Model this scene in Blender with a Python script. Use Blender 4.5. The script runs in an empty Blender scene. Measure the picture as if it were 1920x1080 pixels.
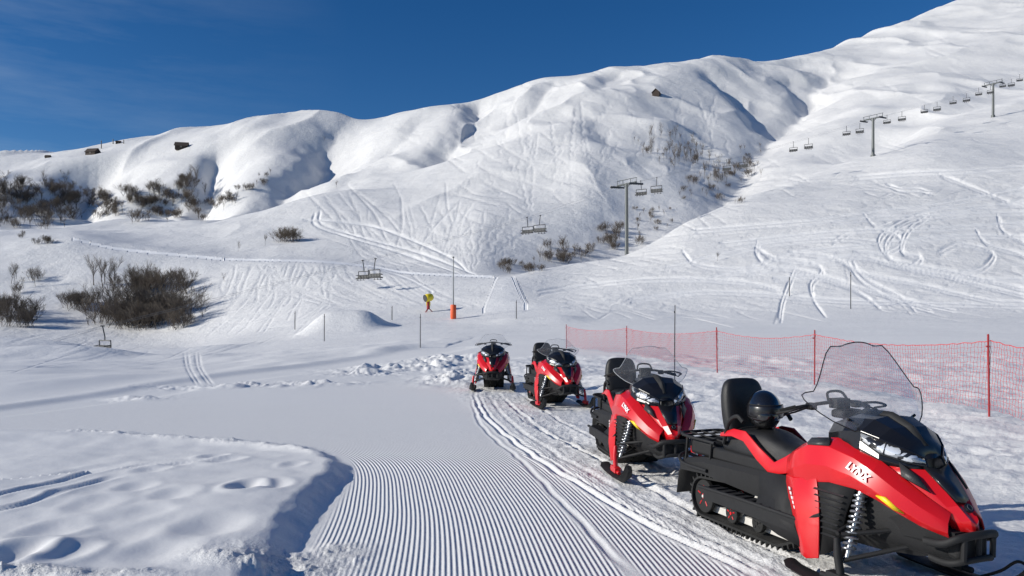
import bpy, math, random, bmesh
import numpy as np
from mathutils import Vector, Matrix
random.seed(7); rng=np.random.default_rng(7)
scene=bpy.context.scene
COL=scene.collection
H=1.75; F=1400.0; HZ=600.0
CROP=None

# ------------------------------------------------------------ materials
def newmat(name):
    m=bpy.data.materials.new(name); m.use_nodes=True
    nt=m.node_tree; b=nt.nodes['Principled BSDF']
    return m,nt,b
def mat(name,col,rough=0.5,metal=0.0,coat=0.0,var=0.15,scale=8.0,bump=0.0,bscale=60.0):
    m,nt,b=newmat(name)
    tc=nt.nodes.new('ShaderNodeTexCoord')
    n=nt.nodes.new('ShaderNodeTexNoise'); n.inputs['Scale'].default_value=scale; n.inputs['Detail'].default_value=5
    nt.links.new(tc.outputs['Object'],n.inputs['Vector'])
    mx=nt.nodes.new('ShaderNodeMix'); mx.data_type='RGBA'
    c=np.array(col[:3])
    mx.inputs[6].default_value=(*(c*(1-var)),1); mx.inputs[7].default_value=(*np.minimum(c*(1+var),1),1)
    nt.links.new(n.outputs['Fac'],mx.inputs[0]); nt.links.new(mx.outputs[2],b.inputs['Base Color'])
    mr=nt.nodes.new('ShaderNodeMapRange'); mr.inputs[3].default_value=max(rough*0.75,0.02); mr.inputs[4].default_value=min(rough*1.3,1)
    nt.links.new(n.outputs['Fac'],mr.inputs[0]); nt.links.new(mr.outputs[0],b.inputs['Roughness'])
    b.inputs['Metallic'].default_value=metal; b.inputs['Coat Weight'].default_value=coat; b.inputs['Coat Roughness'].default_value=0.08
    if bump>0:
        n2=nt.nodes.new('ShaderNodeTexNoise'); n2.inputs['Scale'].default_value=bscale; n2.inputs['Detail'].default_value=3
        nt.links.new(tc.outputs['Object'],n2.inputs['Vector'])
        bp=nt.nodes.new('ShaderNodeBump'); bp.inputs['Strength'].default_value=bump; bp.inputs['Distance'].default_value=0.01
        nt.links.new(n2.outputs['Fac'],bp.inputs['Height']); nt.links.new(bp.outputs[0],b.inputs['Normal'])
    return m
M_red=mat('red_gloss_plastic',(0.58,0.008,0.012),0.32,0,0.35,0.08,3)
M_black=mat('black_gloss_plastic',(0.010,0.010,0.012),0.3,0,0.2,0.3,5)
M_matte=mat('black_matte_plastic',(0.008,0.008,0.009),0.72,0,0,0.3,10,0.15,150)
M_vinyl=mat('black_seat_vinyl',(0.010,0.010,0.011),0.5,0,0,0.3,12,0.25,220)
M_rubber=mat('black_rubber',(0.012,0.012,0.012),0.8,0,0,0.4,15,0.4,90)
M_alu=mat('grey_aluminium',(0.55,0.56,0.58),0.35,0.9,0,0.1,10)
M_spring=mat('grey_spring_steel',(0.25,0.26,0.28),0.35,0.7,0,0.1,10)
M_yellow=mat('yellow_plastic',(0.85,0.6,0.02),0.4)
M_white=mat('white_decal',(0.82,0.82,0.82),0.4,0,0,0.03)
M_vent=mat('dark_grey_grille',(0.03,0.03,0.032),0.5,0,0,0.2,10,0.3,40)
M_rail=mat('pale_slide_rail',(0.6,0.58,0.55),0.5)
M_fence=mat('red_fence_plastic',(0.6,0.07,0.08),0.5)
M_post=mat('red_post_paint',(0.3,0.02,0.025),0.5)
M_galv=mat('galvanised_steel',(0.13,0.14,0.14),0.5,0.4,0,0.2,2)
M_dark=mat('dark_steel',(0.06,0.062,0.065),0.5,0.3)
M_cable=mat('weathered_cable_steel',(0.25,0.26,0.27),0.5,0.3)
M_orange=mat('orange_padding',(0.75,0.11,0.03),0.6)
M_gun=mat('yellow_machine_paint',(0.8,0.62,0.03),0.4)
M_bark=mat('brown_grey_bark',(0.08,0.065,0.054),0.9,0,0,0.35,4)
M_twig=mat('brown_bare_twigs',(0.125,0.10,0.077),0.9,0,0,0.4,2)
M_wood=mat('dark_weathered_wood',(0.05,0.035,0.028),0.85,0,0,0.3,2)
M_stone=mat('grey_stone',(0.2,0.19,0.18),0.85,0,0,0.3,2)
M_helm=mat('black_helmet_shell',(0.008,0.008,0.009),0.12,0,1.0,0.1,4)
M_rimclear=mat('pale_plastic_edge',(0.45,0.46,0.47),0.3)
def mk_head():
    m,nt,b=newmat('headlight_reflector')
    tc=nt.nodes.new('ShaderNodeTexCoord'); v=nt.nodes.new('ShaderNodeTexVoronoi'); v.inputs['Scale'].default_value=18; v.distance='CHEBYCHEV'
    mp=nt.nodes.new('ShaderNodeMapping'); mp.inputs['Rotation'].default_value=(.4,.7,.5); mp.inputs['Scale'].default_value=(1,.6,1.6)
    nt.links.new(tc.outputs['Object'],mp.inputs[0]); nt.links.new(mp.outputs[0],v.inputs['Vector'])
    r=nt.nodes.new('ShaderNodeValToRGB'); r.color_ramp.interpolation='CONSTANT'
    e=r.color_ramp.elements; e[0].color=(0.03,0.03,0.033,1); e[1].color=(0.4,0.42,0.45,1); e[1].position=0.35
    e2=e.new(0.55); e2.color=(0.08,0.08,0.085,1); e3=e.new(0.72); e3.color=(0.85,0.87,0.9,1)
    sep=nt.nodes.new('ShaderNodeSeparateColor'); nt.links.new(v.outputs['Color'],sep.inputs[0]); nt.links.new(sep.outputs[0],r.inputs[0]); nt.links.new(r.outputs[0],b.inputs['Base Color'])
    b.inputs['Metallic'].default_value=0.35; b.inputs['Roughness'].default_value=0.18; b.inputs['Coat Weight'].default_value=1; b.inputs['Coat Roughness'].default_value=.03
    return m
M_head=mk_head()
def mk_glass(nm,h0,h1):
    m,nt,b=newmat(nm)
    nt.nodes.remove(b); out=nt.nodes['Material Output']
    tr=nt.nodes.new('ShaderNodeBsdfTransparent'); tr.inputs[0].default_value=(0.95,0.955,0.96,1)
    gl=nt.nodes.new('ShaderNodeBsdfGlossy'); gl.inputs['Roughness'].default_value=0.05
    df=nt.nodes.new('ShaderNodeBsdfDiffuse'); df.inputs[0].default_value=(0.85,0.86,0.88,1)
    tl=nt.nodes.new('ShaderNodeBsdfTranslucent'); tl.inputs[0].default_value=(0.85,0.86,0.88,1)
    md=nt.nodes.new('ShaderNodeMixShader'); md.inputs[0].default_value=.5
    nt.links.new(df.outputs[0],md.inputs[1]); nt.links.new(tl.outputs[0],md.inputs[2])
    fr=nt.nodes.new('ShaderNodeFresnel'); fr.inputs[0].default_value=1.45
    n=nt.nodes.new('ShaderNodeTexNoise'); n.inputs['Scale'].default_value=4; n.inputs['Detail'].default_value=9; n.inputs['Roughness'].default_value=.65
    tc=nt.nodes.new('ShaderNodeTexCoord'); nt.links.new(tc.outputs['Object'],n.inputs['Vector'])
    mr=nt.nodes.new('ShaderNodeMapRange'); mr.inputs[1].default_value=0.35; mr.inputs[2].default_value=0.72; mr.inputs[3].default_value=h0; mr.inputs[4].default_value=h1
    nt.links.new(n.outputs['Fac'],mr.inputs[0])
    m1=nt.nodes.new('ShaderNodeMixShader'); m2=nt.nodes.new('ShaderNodeMixShader')
    nt.links.new(mr.outputs[0],m1.inputs[0]); nt.links.new(tr.outputs[0],m1.inputs[1]); nt.links.new(md.outputs[0],m1.inputs[2])
    nt.links.new(fr.outputs[0],m2.inputs[0]); nt.links.new(m1.outputs[0],m2.inputs[1]); nt.links.new(gl.outputs[0],m2.inputs[2])
    nt.links.new(m2.outputs[0],out.inputs[0]); return m
M_glass=mk_glass('clear_polycarbonate',.10,.36); M_glass2=mk_glass('clear_polycarbonate_clean',.06,.20)

def mk_snow():
    m,nt,b=newmat('snow')
    N=nt.nodes; L=nt.links
    tc=N.new('ShaderNodeTexCoord')
    gu=N.new('ShaderNodeAttribute'); gu.attribute_name='groom_u'
    gm=N.new('ShaderNodeAttribute'); gm.attribute_name='groom_m'
    dd=N.new('ShaderNodeAttribute'); dd.attribute_name='dist'
    rg=N.new('ShaderNodeAttribute'); rg.attribute_name='rough'
    lit_attr=N.new('ShaderNodeAttribute'); lit_attr.attribute_name='painted_lit'
    def noise(sc,det=4,rough=0.6):
        n=N.new('ShaderNodeTexNoise'); n.inputs['Scale'].default_value=sc; n.inputs['Detail'].default_value=det; n.inputs['Roughness'].default_value=rough
        L.new(tc.outputs['Object'],n.inputs['Vector']); return n.outputs['Fac']
    def mth(op,a,b2=None,c=None):
        n=N.new('ShaderNodeMath'); n.operation=op
        for i,v in enumerate((a,b2,c)):
            if v is None: continue
            if isinstance(v,(int,float)): n.inputs[i].default_value=v
            else: L.new(v,n.inputs[i])
        return n.outputs[0]
    mx=N.new('ShaderNodeMix'); mx.data_type='RGBA'
    mx.inputs[6].default_value=(0.73,0.725,0.715,1); mx.inputs[7].default_value=(0.87,0.86,0.84,1)
    n0=noise(0.05,8,0.65); L.new(n0,mx.inputs[0])
    mp_=N.new('ShaderNodeMix'); mp_.data_type='RGBA'; mp_.inputs[7].default_value=(.98,.975,.96,1)  # lighter albedo stands in for sunlit snow on the road and ramp edges
    L.new(lit_attr.outputs['Fac'],mp_.inputs[0]); L.new(mx.outputs[2],mp_.inputs[6]); L.new(mp_.outputs[2],b.inputs['Base Color'])
    b.inputs['Roughness'].default_value=0.5; b.inputs['Specular IOR Level'].default_value=0.4
    w=mth('SINE',mth('MULTIPLY',gu.outputs['Fac'],2*math.pi/0.040))
    w=mth('MULTIPLY',w,mth('MULTIPLY',gm.outputs['Fac'],mth('ADD',0.55,mth('MULTIPLY',noise(2.5,5,0.7),0.9))))
    hc=mth('MULTIPLY',w,0.0034)
    near=N.new('ShaderNodeMapRange'); near.inputs[1].default_value=3; near.inputs[2].default_value=40; near.inputs[3].default_value=1; near.inputs[4].default_value=0
    L.new(dd.outputs['Fac'],near.inputs[0])
    rr=mth('ADD',0.10,mth('MULTIPLY',rg.outputs['Fac'],1.5))
    hf=mth('MULTIPLY',mth('MULTIPLY',noise(38,5,0.7),0.012),mth('MULTIPLY',near.outputs[0],rr))
    hm=mth('MULTIPLY',mth('MULTIPLY',noise(9,5,0.65),0.028),mth('MULTIPLY',near.outputs[0],rr))
    far=N.new('ShaderNodeMapRange'); far.inputs[1].default_value=32; far.inputs[2].default_value=150
    L.new(dd.outputs['Fac'],far.inputs[0])
    hfar=mth('MULTIPLY',mth('ADD',mth('MULTIPLY',noise(1.1,6,0.7),0.14),mth('MULTIPLY',noise(0.22,8,0.72),0.55)),mth('MULTIPLY',far.outputs[0],mth('SUBTRACT',1.0,mth('MULTIPLY',lit_attr.outputs['Fac'],.8))))
    hh=mth('ADD',mth('ADD',hc,hf),mth('ADD',hm,hfar))
    bp=N.new('ShaderNodeBump'); bp.inputs['Strength'].default_value=1.0; bp.inputs['Distance'].default_value=1.0
    L.new(hh,bp.inputs['Height']); L.new(bp.outputs[0],b.inputs['Normal'])
    return m
M_snow=mk_snow()

# ------------------------------------------------------------ noise
def vnoise(x,y,seed=0):
    xi=np.floor(x); yi=np.floor(y); fx=x-xi; fy=y-yi
    xi=xi.astype(np.int64); yi=yi.astype(np.int64)
    def h(a,b):
        v=(a*374761393+b*668265263+seed*974634777)&0xffffffff
        v=((v^(v>>13))*1274126177)&0xffffffff
        v=v^(v>>16)
        return (v&0xffff)/65535.0
    ux=fx*fx*fx*(fx*(fx*6-15)+10); uy=fy*fy*fy*(fy*(fy*6-15)+10)
    a=h(xi,yi);b=h(xi+1,yi);c=h(xi,yi+1);d=h(xi+1,yi+1)
    return (a*(1-ux)+b*ux)*(1-uy)+(c*(1-ux)+d*ux)*uy
def fbm(x,y,oct=4,seed=0,gain=0.5):
    s=0;a=1;t=0
    for i in range(oct):
        s=s+a*vnoise(x*2**i+i*17.3,y*2**i-i*9.1,seed+i);t+=a;a*=gain
    return s/t*2-1
def sstep(a,b,x):
    t=np.clip((x-a)/(b-a),0,1); return t*t*(3-2*t)

# ------------------------------------------------------------ terrain
def curve(d):
    k=sorted(d); return np.array(k,float),np.array([d[i] for i in k],float)
px_cols=np.concatenate([np.linspace(-3200,-700,40,endpoint=False),np.linspace(-700,-40,110,endpoint=False),np.arange(-40,1961,2.0),np.linspace(1966,2600,110),np.linspace(2640,5200,40)])
K=(px_cols-960)/F
NC=len(px_cols)
rows_f=np.exp(np.arange(math.log(1.3),math.log(1700),0.0062))
rows_b=np.array([-70,-45,-30,-20,-12,-7,-4,-2,-1,0,0.6])
NRb=len(rows_b)
Yr=np.concatenate([rows_b,rows_f]); NR=len(Yr)
Sr=np.where(Yr<1.3,1.3+(1.3-Yr)*0.8,Yr)
def ev(d):
    a,b=curve(d); return np.interp(px_cols,a,b)
skyl={-3000:420,-900:330,-300:300,0:290,90:290,110:288,190:276,260:262,400:237,500:220,580:213,630:219,660:230,700:222,760:205,880:192,930:178,1000:160,1150:136,1260:122,1340:114,1400:118,1440:121,1520:100,1650:60,1800:6,1920:-48,2300:-180,3000:-250,5000:-250}
LV=[]
LV.append((np.full(NC,1.0),None,0.0)); LV.append((np.full(NC,12.0),None,0.0)); LV.append((np.full(NC,23.0),ev({-400:710,0:708,300:708,500:706,700:706}),None))
LV.append((np.full(NC,42.),ev({-400:680,0:682,300:682,450:676,600:668,800:659,1100:650,1300:648,1600:645,1920:640,2600:630}),None))
LV.append((np.full(NC,70.),ev({-400:660,0:664,200:668,350:664,450:655,600:640,750:628,850:624,1000:622,1150:616,1300:610,1600:602,1920:597,2600:580}),None))
LV.append((ev({0:115,300:115,450:108,600:97,945:97,1100:95,1300:90,1600:85,1920:80}),ev({-500:645,0:650,200:664,350:654,450:632,600:606,750:600,850:598,945:588,1050:584,1200:586,1300:590,1600:583,1920:576,2600:540}),None))
LV.append((ev({0:150,300:148,450:140,600:125,850:114,945:113,1100:120,1300:120,1920:120}),ev({-500:590,0:590,150:600,250:608,350:590,450:575,600:566,750:560,850:556,945:545,1050:538,1150:518,1300:492,1600:452,1920:432,2600:370}),None))
Dg=ev({-500:225,0:220,140:215,420:192,600:172,760:150,900:135,960:132,1100:163,1175:171,1290:188,1400:207,1637:262,1750:285,1920:325,2600:420})
Pg=ev({-500:440,0:455,140:450,240:468,420:485,600:490,760:510,900:516,960:515,1100:480,1175:466,1210:445,1290:400,1400:362,1560:322,1640:297,1750:246,1920:190,2600:20})
LV.append((Dg,Pg,None))
LV.append((Dg*1.1,Pg+ev({0:-12,420:-9,900:-10,960:2,1100:8,1290:12,1450:10,1600:2,1920:-3}),None))
LV.append((ev({-500:340,0:330,300:320,450:300,600:290,900:235,1100:235,1250:268,1450:330,1600:390,1920:500,2600:600}),ev({-500:430,0:432,170:434,400:414,450:402,600:372,750:385,900:382,1100:370,1200:358,1290:340,1400:310,1500:268,1600:215,1750:155,1920:100,2600:-60}),None))
LV.append((ev({-500:480,0:480,300:460,450:440,600:430,750:380,900:350,1100:340,1250:370,1400:430,1600:540,1920:680,2600:800}),ev({-500:350,0:345,170:335,300:330,400:320,500:300,600:288,750:300,900:280,1100:240,1250:218,1400:215,1500:185,1600:145,1750:85,1920:20,2600:-120}),None))
Dk=ev({-500:620,0:620,300:640,600:650,655:570,700:540,900:560,1200:600,1340:600,1440:640,1600:760,1920:900,2600:1000})
LV.append((Dk,ev(skyl),None))
LV.append((Dk*1.25,ev(skyl)+45,None))
LV.append((np.full(NC,1700.),ev(skyl)+200,None))
LD=np.array([l[0] for l in LV]); LZ=[]
for D,py,z in LV:
    LZ.append(np.full(NC,z) if py is None else H+(HZ-py)/F*D)
LZ=np.array(LZ)
Z=np.zeros((NR,NC))
def pchip(x,y,q):
    h=np.diff(x); d=np.diff(y)/h
    m=np.zeros_like(y)
    for i in range(1,len(x)-1):
        if d[i-1]*d[i]>0:
            w1=2*h[i]+h[i-1]; w2=h[i]+2*h[i-1]
            m[i]=(w1+w2)/(w1/d[i-1]+w2/d[i])
    m[0]=0; m[-1]=d[-1]
    i=np.clip(np.searchsorted(x,q)-1,0,len(x)-2)
    t=(q-x[i])/h[i]
    return (2*t**3-3*t**2+1)*y[i]+(t**3-2*t**2+t)*h[i]*m[i]+(-2*t**3+3*t**2)*y[i+1]+(t**3-t**2)*h[i]*m[i+1]
qq=Yr.copy(); qq[qq<1.3]=1.3
for c in range(NC):
    Z[:,c]=pchip(LD[:,c],LZ[:,c],qq)
def boxblur(A,r,axis):
    pad=[(0,0),(0,0)]; pad[axis]=(r+1,r)
    P=np.pad(A,pad,mode='edge'); Cs=np.cumsum(P,axis=axis)
    n=A.shape[axis]
    if axis==0: return (Cs[2*r+1:2*r+1+n]-Cs[:n])/(2*r+1)
    return (Cs[:,2*r+1:2*r+1+n]-Cs[:,:n])/(2*r+1)
Zs=Z
for _ in range(2):
    Zs=boxblur(Zs,3,0); Zs=boxblur(Zs,8,1)
w=sstep(14,30,Yr)[:,None]
Z=Z*(1-w)+Zs*w
X=Sr[:,None]*K[None,:]; Y=np.repeat(Yr[:,None],NC,1)
def P2(px,D): return ((px-960)/F*D,D)
def catmull(pts,n=12):
    pts=[np.array(p,float) for p in pts]
    P=[2*pts[0]-pts[1]]+pts+[2*pts[-1]-pts[-2]]
    out=[]
    for i in range(1,len(P)-2):
        for k in range(n):
            t=k/n
            out.append(0.5*((2*P[i])+(-P[i-1]+P[i+1])*t+(2*P[i-1]-5*P[i]+4*P[i+1]-P[i+2])*t*t+(-P[i-1]+3*P[i]-3*P[i+1]+P[i+2])*t**3))
    out.append(pts[-1]); return np.array(out)
def sdist(px,py,poly):
    best=np.full(px.shape,1e9); sg=np.zeros(px.shape); par=np.zeros(px.shape)
    n=len(poly)-1
    for i in range(n):
        a=poly[i]; b=poly[i+1]; ab=b-a; L2=ab@ab+1e-9
        t=np.clip(((px-a[0])*ab[0]+(py-a[1])*ab[1])/L2,0,1)
        dx=px-(a[0]+t*ab[0]); dy=py-(a[1]+t*ab[1]); d=np.hypot(dx,dy)
        s=np.sign(dx*ab[1]-dy*ab[0])
        m=d<best
        best[m]=d[m]; sg[m]=s[m]; par[m]=(i+t[m])/n
    return best*np.where(sg==0,1,sg),par
def region(pts,margin):
    x0=min(p[0] for p in pts)-margin;x1=max(p[0] for p in pts)+margin
    y0=min(p[1] for p in pts)-margin;y1=max(p[1] for p in pts)+margin
    return (X>x0)&(X<x1)&(Y>y0)&(Y<y1)
def carve(path,depth,w1,w2,taper=0.2,e=1.5):
    pts=catmull([P2(*p) for p in path],6)
    m=region(pts,3.5*max(w1,w2))
    xx=X[m]+fbm(X[m]/35,Y[m]/35,4,19)*7; yy=Y[m]
    d,par=sdist(xx,yy,pts)
    ww=np.where(d>0,w1,w2)
    g=np.exp(-np.abs(d/ww)**e)
    tp=sstep(0,taper,par)*sstep(0,taper,1-par)
    Z[m]-=depth*g*tp
farw=sstep(60,220,Y)
Z+=farw*(fbm(X/90,Y/90,3,11)*2.8+fbm(X/28,Y/34,4,5)*1.15)
rdg=1-np.abs(fbm(X/60,Y/110,3,87))*2
Z+=sstep(200,350,Y)*np.clip(rdg,0,1)**2*3.2
Z+=sstep(25,60,Y)*(1-sstep(300,600,Y))*fbm(X/14,Y/9,3,3)*0.16
carve([(652,570),(632,530),(604,470),(540,380),(470,325),(425,280)],16,17,44,.3)
carve([(640,520),(600,440),(545,385)],6,9,30)
carve([(905,560),(895,520),(884,450),(840,395),(760,350)],12,10,34,.2)
carve([(402,520),(392,450),(372,390),(395,330)],16,11,15)
carve([(190,540),(168,480),(140,420),(95,370)],22,16,24)
carve([(330,450),(270,395),(205,352)],17,18,22)
carve([(60,470),(70,410),(20,360)],14,18,24)
carve([(1575,640),(1520,500),(1450,390),(1385,282),(1290,212),(1215,188),(1100,172),(1000,152)],6,8,15)
carve([(1450,610),(1530,570),(1570,520)],6,12,26)
carve([(1305,530),(1370,480),(1425,425),(1440,385)],7,7,26)
carve([(1480,560),(1500,500),(1540,450)],5,8,16)
carve([(1050,540),(1010,470),(940,420)],6,9,25)
carve([(1225,470),(1260,400),(1310,345),(1370,300)],6,20,30,.3)
carve([(1090,420),(1130,350),(1180,300)],5,16,26,.3)
carve([(1180,540),(1140,480),(1120,430)],4,9,22,.3); carve([(800,520),(770,460),(700,410)],4,9,24,.3)
def bump(px,D,h,rx,ry):
    x0,y0=P2(px,D); m=(abs(X-x0)<3*rx)&(abs(Y-y0)<3*ry)
    Z[m]+=h*np.exp(-((X[m]-x0)/rx)**4*0.9-((Y[m]-y0)/ry)**2)
bump(648,88,2.2,4.2,4.0); bump(1010,86,0.5,5,4); bump(120,60,0.9,5,5); bump(20,70,0.8,6,5); bump(330,75,0.6,6,5); bump(60,100,1.3,8,8)

# ---- near ground
near=(Yr>0.5)&(Yr<60)
rs=slice(np.argmax(near),len(Yr)-np.argmax(near[::-1]))
Xn=X[rs];Yn=Y[rs];Zn=Z[rs].copy()
edge=catmull([(-1.20,1.0),(-1.32,3.0),(-1.55,4.6),(-1.74,6.2),(-1.86,7.8),(-2.05,8.9),(-2.5,9.8),(-3.4,10.5),(-4.8,11.1),(-6.5,11.6),(-9,11.9),(-14,12.1),(-22,12.4)],8)
de,pe=sdist(Xn,Yn,edge)
nn_=Yr[rs]<26
k_=slice(0,int(nn_.sum()))
dg=de.copy(); dg[k_],_=sdist(Xn[k_],Yn[k_],catmull([(-.80,-2.0),(-1.22,3.0),(-1.62,7.0),(-2.35,9.6),(-4.3,11.4),(-8,12.4),(-16,13.0)],16))
GU=np.zeros_like(X); GM=np.zeros_like(X); RG=np.zeros_like(X); LIT=np.zeros_like(X)
hedge=np.interp(pe,[0,0.38,0.52,0.62,1],[0.12,0.13,0.09,0.035,0.02])
lump=fbm(Xn*3.1,Yn*3.1,4,21); lump2=fbm(Xn*9,Yn*9,3,31)
wob=de+fbm(Xn*1.3,Yn*1.3,4,8)*0.10+lump2*0.012
mound=sstep(0.12,-0.24,wob)*hedge
inside=sstep(0.0,-0.5,wob)
Zn+=mound+inside*(fbm(Xn*0.45,Yn*0.6,4,77)*0.085+lump*.006)*(Yn<14)
Zn+=np.exp(-((wob+0.12)/0.12)**2)*(0.003+0.025*np.clip(lump,0,1))*sstep(-10,-4,Xn)*sstep(0.3,0.45,pe)
def groove(path,depth,width,rim=0.3,tol=3,wobble=0.0):
    pts=catmull(path,8)
    m=(Xn>pts[:,0].min()-tol)&(Xn<pts[:,0].max()+tol)&(Yn>pts[:,1].min()-tol)&(Yn<pts[:,1].max()+tol)
    d,p=sdist(Xn[m],Yn[m],pts); d=np.abs(d+wobble*fbm(Xn[m]*2,Yn[m]*2,2,5))
    tp=sstep(0,0.15,p)*sstep(0,0.15,1-p)
    Zn[m]+=tp*(-depth*np.exp(-(d/width)**3)+rim*depth*np.exp(-((d-width*1.6)/(width*0.6))**2))
def G(px,py): D=H*F/(py-HZ); return ((px-960)/F*D,D)
def Gm(px,py): D=(H-.12)*F/(py-HZ); return ((px-960)/F*D,D)
groove([Gm(-90,950),Gm(0,935),Gm(100,905),Gm(200,878),Gm(290,856)],0.03,0.07,0.3,1,0.09)
groove([Gm(-60,975),Gm(60,948),Gm(150,915),Gm(230,892)],0.025,0.07,0.3,1,0.09)
groove([Gm(0,905),Gm(140,868),Gm(260,850)],0.012,0.10,0.2,1,0.05)
groove([Gm(60,1040),Gm(200,985),Gm(330,950)],0.012,0.16,0.2,1,0.08)
def dent(x0,y0,dp,sx,sy,rim=.3):
    q=((Xn-x0)/sx)**2+((Yn-y0)/sy)**2
    m=q<14
    Zn[m]+=-dp*np.exp(-q[m]**1.2)+rim*dp*np.exp(-((np.sqrt(q[m])-1.7)/0.5)**2)
fp=[(462,915,.07,1.0),(515,912,.03,.9),(425,858,.03,1.2),(255,915,.02,1),(285,880,.02,1),(395,990,.03,1.5),(100,1000,.025,1.2),(30,1050,.07,1.1),(130,1045,.04,1),(335,865,.02,1),(400,845,.03,1),(550,870,.02,.8),(220,1010,.02,1.5),(300,1040,.02,1.3),(180,950,.02,1.2),(330,930,.02,1.1)]
for a,b_,dp,sz in fp: dent(*Gm(a,b_),dp,.12*sz,.18*sz)
r4=random.Random(4)
for i in range(46):
    y0=r4.uniform(6.5,22); x0=r4.uniform(.9,2.2)+ (22-y0)*.34+1.2; s_=r4.uniform(.6,1.5); dent(x0,y0,r4.uniform(.02,.05),.12*s_,.17*s_,.35)
T1=[G(885,725),G(900,770),G(950,820),G(1020,870),G(1100,920),G(1200,980),G(1330,1040),G(1480,1110)]
T2=[G(925,730),G(975,775),G(1030,815),G(1110,855),G(1200,905),G(1330,975),G(1480,1050),G(1640,1120)]
T3=[G(905,725),G(935,770),G(990,818),G(1060,862),G(1150,912),G(1265,978),G(1400,1045),G(1560,1120)]
T4=[G(960,770),G(1000,800),G(1070,835),G(1180,885),G(1300,935)]
T5=[G(880,740),G(905,800),G(985,870),G(1040,930),G(1120,1010),G(1190,1080)]
groove(T1,0.024,0.035,0.5,3,.03); groove(T2,0.024,0.04,0.5,3,.03); groove(T3,0.012,0.04,0.4,3,.03); groove(T4,0.018,0.04,0.4,3,.03)
groove(T5,0.012,0.03,0.4,3,.03)
groove([(a+.12,b) for a,b in T1],0.012,0.03,0.5,3,.02); groove([(a+.5,b+.2) for a,b in T2[:6]],0.016,0.04,0.5,3,.03)
groove([G(1000,790),G(1100,835),G(1250,900),G(1420,960)],0.02,0.2,0.3,2,0.1)
d3,p3=sdist(Xn,Yn,catmull(T3,8)); 
s3=np.exp(-(d3/0.25)**6)*(Yn<24)*np.clip(0.5+lump,0,1)
Zn+=s3*(np.sin(2*math.pi*(Yn*0.93-Xn*0.37)/0.13)*0.006)
churn=np.zeros_like(Xn)
dl,pl=sdist(Xn,Yn,catmull([(-1,20),(0.2,15),(1.4,9),(2.6,5.2),(3.6,2)],8))
dl=-dl
churn=np.maximum(churn,sstep(1.3,0.3,np.abs(dl))*(Yn<26))
churn=np.maximum(churn,sstep(-0.9,0.5,dl)*0.5*(Yn<26))
def blob(cx,cy,rx,ry): return np.exp(-((Xn-cx)/rx)**2-((Yn-cy)/ry)**2)
berm=np.maximum.reduce([blob(*G(270,745),.7,.5)*.6,blob(*G(440,722),2.0,.8)*.65,blob(*G(560,720),1.6,.7)*0.6,blob(*G(760,690),2.4,2.0),blob(*G(830,675),2.0,3.0),blob(*G(850,712),0.9,1.8),blob(*G(690,700),1.4,1.2)*.7,blob(*G(1000,690),3,4)*.4])
Zn+=berm*(0.05+0.36*np.clip(fbm(Xn*1.5,Yn*1.1,4,41,0.6),-0.25,1))
churn=np.maximum(churn,np.clip(berm*1.5,0,1))
bl=np.maximum.reduce([blob(*G(560,1065),0.40,0.25),blob(*G(640,1040),0.2,0.22),blob(*G(480,1080),0.35,0.2)*.8,blob(*Gm(100,1085),0.6,0.08)])
Zn+=bl*(0.01+0.10*np.clip(fbm(Xn*5,Yn*5,4,23,.6),0,1)); churn=np.maximum(churn,np.clip(bl*1.4,0,1))
eb=np.exp(-((wob+0.05)/0.18)**2)*sstep(0.42,0.55,pe); churn=np.maximum(churn,eb*0.8*(Yn<14)*(Xn>-7))
Zn+=eb*0.05*np.clip(fbm(Xn*4,Yn*4,3,51),0,1)*(Xn>-7)
rid=1-np.abs(fbm(Xn*4.2,Yn*3.6,4,61,0.6))*2
Zn+=churn*(lump*0.020+lump2*0.012+0.015*np.clip(rid,0,1))
fs=sstep(1.6,3.5,dl)*(Yn<34)
Zn+=fs*(fbm(Xn*0.7,Yn*0.5,3,71)*0.12+fbm(Xn*2,Yn*2,4,72)*.05)*sstep(5,8,Yn)
ln=[G(-500,830),G(0,772),G(250,738),G(400,713),G(600,685),G(820,652)]
dln,pln=sdist(Xn,Yn,catmull(ln,8))
lw=np.interp(Yn,[12,22,50],[0.55,1.1,2.6])
lnm=np.exp(-(np.abs(dln)/lw)**6)
Zn-=lnm*np.interp(Yn,[12,50],[0.05,0.14])
Zn+=np.exp(-((dln+lw*1.3)/(lw*.4))**2)*np.interp(Yn,[12,50],[0.015,0.05])*(1+.4*fbm(Xn,Yn,3,44))
bey=sstep(-1.5,-4,dln)*sstep(13,18,Yn)
Zn+=bey*(fbm(Xn*0.16,Yn*0.10,3,91)*0.3+fbm(Xn*.6,Yn*.35,3,92)*.05)
gm=sstep(0.12,0.24,de)*sstep(5.2,4.2,de+fbm(Xn*0.8,Yn*0.8,2,99)*0.25)*(1-0.85*churn)*np.interp(Yn,[2,10,14,20],[1,1,0.8,0.0])
for T in (T1,T2,T3,T5):
    dT,_=sdist(Xn,Yn,catmull(T,8)); gm*=sstep(0.04,0.10,np.abs(dT))
gm*=np.where(dl>0.9,0.3,1)
Z[rs]=Zn; GU[rs]=dg; GM[rs]=gm; RG[rs]=np.maximum(np.maximum(churn,0.12*(1-inside)),fs*.35)*(1-.9*lnm)

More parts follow.
